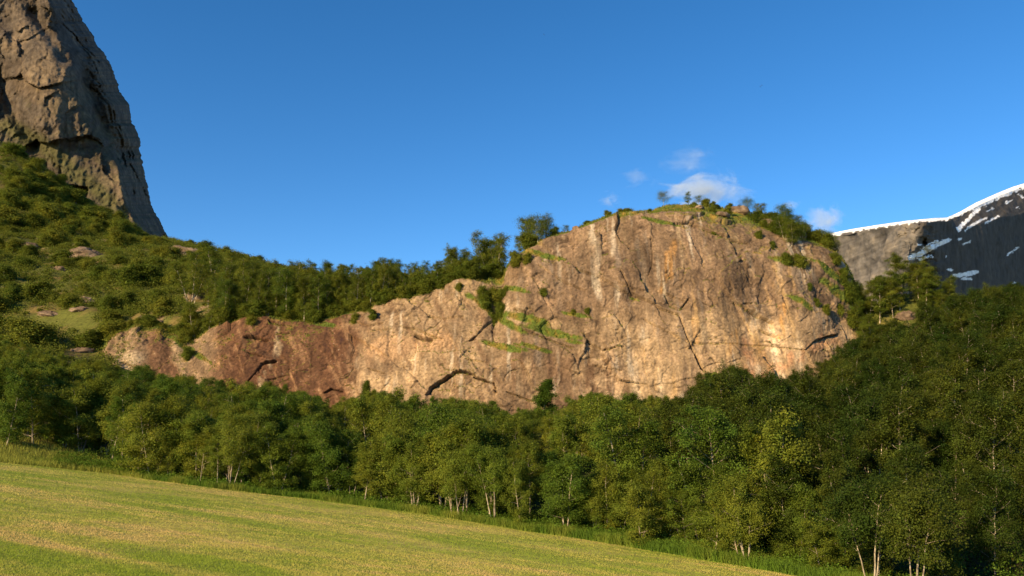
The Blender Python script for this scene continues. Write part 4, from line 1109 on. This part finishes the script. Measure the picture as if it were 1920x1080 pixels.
def bird(px, py, Y_, span, roll, lab):
    acc = Acc()
    m = 9
    yb = np.linspace(-.22, .22, m)
    acc.tube(np.stack([0 * yb, yb, 0 * yb], -1) * span, np.array([.006, .02, .035, .045, .05, .045, .036, .028, .005]) * span, 8)
    for s in (-1, 1):
        w = np.linspace(0, 1, 7)
        le = np.stack([s * (.03 + .47 * w), .09 - .02 * w - .12 * w ** 2, .10 * np.sin(w * 2.2)], -1)
        te = np.stack([s * (.03 + .47 * w), -.06 + .02 * w - .08 * w ** 2, .10 * np.sin(w * 2.2)], -1)
        top_ = np.concatenate([le, te]) * span
        V = np.concatenate([top_ + [0, 0, .006 * span], top_ - [0, 0, .006 * span]])
        i = np.arange(6)
        f = np.concatenate([np.stack([i, i + 1, i + 8, i + 7], -1), np.stack([i + 14, i + 21, i + 22, i + 15], -1), np.stack([i, i + 14, i + 15, i + 1], -1), np.stack([i + 7, i + 8, i + 22, i + 21], -1)])
        acc.add(V, f)
    V = np.array([[-.02, -.2, 0], [.02, -.2, 0], [.06, -.34, 0], [-.06, -.34, 0], [-.02, -.2, .01], [.02, -.2, .01], [.06, -.34, .01], [-.06, -.34, .01]]) * span
    acc.add(V, np.array([[0, 1, 2, 3], [4, 7, 6, 5], [0, 4, 5, 1], [1, 5, 6, 2], [2, 6, 7, 3], [3, 7, 4, 0]]))
    o = link('bird', acc.mesh('bird'), M_BIRD)
    o.location = at(px, py, Y_); o.rotation_euler = (R(30), roll, R(50))
    tag(o, lab, 'bird', 'birds in the sky')
M_BIRD = bark_mat('dark_feathers', (.012, .011, .012), (.03, .027, .026), 20)
bird(1020, 65, 110, .42, R(20), 'tiny dark bird alone high in the blue sky')
bird(1428, 160, 110, .42, R(-30), 'tiny dark upper bird of the pair above the dome')
bird(1425.5, 162.5, 112, .36, R(35), 'tiny dark lower bird of the pair above the dome')

# ------------------------------------------------------------------ labels: by zone, row and order from the left
ORD = ['leftmost', 'second from left', 'third from left', 'fourth from left', 'fifth from left', 'sixth from left', 'seventh from left', 'eighth from left', 'ninth from left', 'tenth from left'] + \
      [w + ' from left' for w in ('eleventh', 'twelfth', 'thirteenth', 'fourteenth', 'fifteenth', 'sixteenth', 'seventeenth', 'eighteenth', 'nineteenth', 'twentieth', 'twenty-first', 'twenty-second', 'twenty-third', 'twenty-fourth', 'twenty-fifth', 'twenty-sixth', 'twenty-seventh', 'twenty-eighth', 'twenty-ninth', 'thirtieth')]
ZONES = [(-999, 190, 'below the bushy hill'), (190, 350, 'below the small pale slab'), (350, 560, 'below the red slab'), (560, 700, "below the red rock's end"), (700, 800, 'left of the arched overhang'), (800, 935, 'below the arched overhang'),
         (935, 1080, 'below the grassy ledge'), (1080, 1250, "below the dome's brown wall"), (1250, 1345, 'below the slanting dark crack'), (1345, 1480, 'below the pale streaked wall'), (1480, 1600, "below the dome's right end"), (1600, 1720, 'below the birch knoll'), (1720, 1830, 'below the snow patches'), (1830, 2999, 'at the right edge')]
cells = {}
for root, (sp_, row), p, h in THINGS:
    cx, cy = pix(np.array([p[0], p[1], p[2] + h * .6]))
    cx, cy = float(cx), float(cy)
    if sp_ in ('alder', 'slope birch'):
        zn = next(z_[2] for z_ in ZONES if z_[0] <= cx < z_[1])
        rw = {'front': 'front-row', 'second': 'second-row', 'deep': 'inner', 'back': 'hindmost', 'slope': 'mid-slope', 'upper slope': 'high'}[row]
        key = f'{rw} leafy alders {zn}' if sp_ == 'alder' else f'{rw} dark birches {zn}'
    elif sp_ == 'hill birch':
        zn = next(n_ for a_, b_, n_ in [(-99, 420, 'above the small pale slab'), (420, 520, 'above the white streaks'), (520, 620, 'above the red slab'), (620, 740, 'left of the eye-shaped cave'), (740, 1200, 'above the eye-shaped cave')] if a_ <= cx < b_)
        key = ('cliff-edge birches ' if row == 'cliff edge' else 'hilltop birches ') + zn
    elif sp_ == 'hill shrub':
        zx = next(n_ for a_, b_, n_ in [(-999, 60, 'at the left edge'), (60, 130, 'left of the broad outcrop'), (130, 210, 'by the broad outcrop'), (210, 300, 'left of the rounded outcrop'), (300, 400, 'by the rounded outcrop'), (400, 2000, 'above the white streaks')] if a_ <= cx < b_)
        zy = 'highest hill shrubs' if cy < 400 else ('upper hill shrubs' if cy < 470 else ('middle hill shrubs' if cy < 540 else 'lower hill shrubs'))
        key = f'{zy} {zx}'
    elif sp_ == 'knoll birch':
        key = 'lower birches on the rocky knoll' if cy > 545 else 'skyline birches on the rocky knoll'
    elif sp_ == 'lip birch':
        key = 'tall slim birches on the cliff lip against the sky'
    elif sp_ == 'crag birch':
        key = 'small birches on the left shoulder of the dome' if cx < 1100 else ('tiny birches on the crest of the dome' if cx < 1440 else 'small birches on the right shoulder of the dome')
    elif sp_ == 'crest shrub':
        key = 'low bushes on the left shoulder of the dome' if cx < 1250 else ('low bushes on the crest of the dome' if cx < 1400 else 'low bushes on the right shoulder of the dome')
    elif sp_ == 'open':
        key = 'pale multi-stemmed trees at the meadow edge'
    elif sp_ == 'slab shrub':
        key = 'bushes over the small pale slab'
    elif sp_ == 'lip shrub':
        key = 'rim bushes above the red slab' if cx < 640 else 'rim bushes above the eye-shaped cave'
    elif sp_ == 'ledge shrub':
        key = next(n_ for a_, b_, n_ in [(-99, 500, 'rock shrubs by the white streaks'), (500, 880, 'rock shrubs above the eye-shaped cave'), (880, 960, 'dark shrubs in the gully left of the dome'), (960, 1200, 'shrubs on the left of the dome wall'), (1200, 1480, 'shrubs near the top of the dome'), (1480, 2000, 'shrubs on the right end of the dome')] if a_ <= cx < b_)
    elif sp_ == 'rowan':
        root['label'] = 'dark green cone-shaped tree standing above the wood against the pale rock' if row == 'lone' else 'narrow cone-shaped tree against the rock left of the arched overhang'
        continue
    else:
        key = 'bare pale trees with split trunks at the meadow edge'
    cells.setdefault(key, []).append((cx, root))
for key, lst in cells.items():
    lst.sort(key=lambda q_: q_[1].location[1])
    m = max(1, math.ceil(len(lst) / 11))
    pre = {1: [''], 2: ['nearer ', 'farther '], 3: ['nearest ', 'middle ', 'farthest '], 4: ['nearest ', 'nearer ', 'farther ', 'farthest ']}.get(m, ['nearest ', 'nearer ', 'middle ', 'farther ', 'farthest '])
    m = len(pre)
    for c_i in range(m):
        part = sorted(lst[c_i * len(lst) // m:(c_i + 1) * len(lst) // m], key=lambda q_: q_[0])
        for k, (_, root) in enumerate(part):
            o_w = ORD[k] if (k < len(part) - 1 or len(part) < 3) else 'rightmost'
            root['label'] = (o_w + ' of the ' if len(part) > 1 else 'the only one of the ') + pre[c_i] + key
from collections import Counter
print('things', len(THINGS), Counter(i_[0] for _, i_, _, _ in THINGS), 'longest label', max(len(r_['label'].split()) for r_, *_ in THINGS))
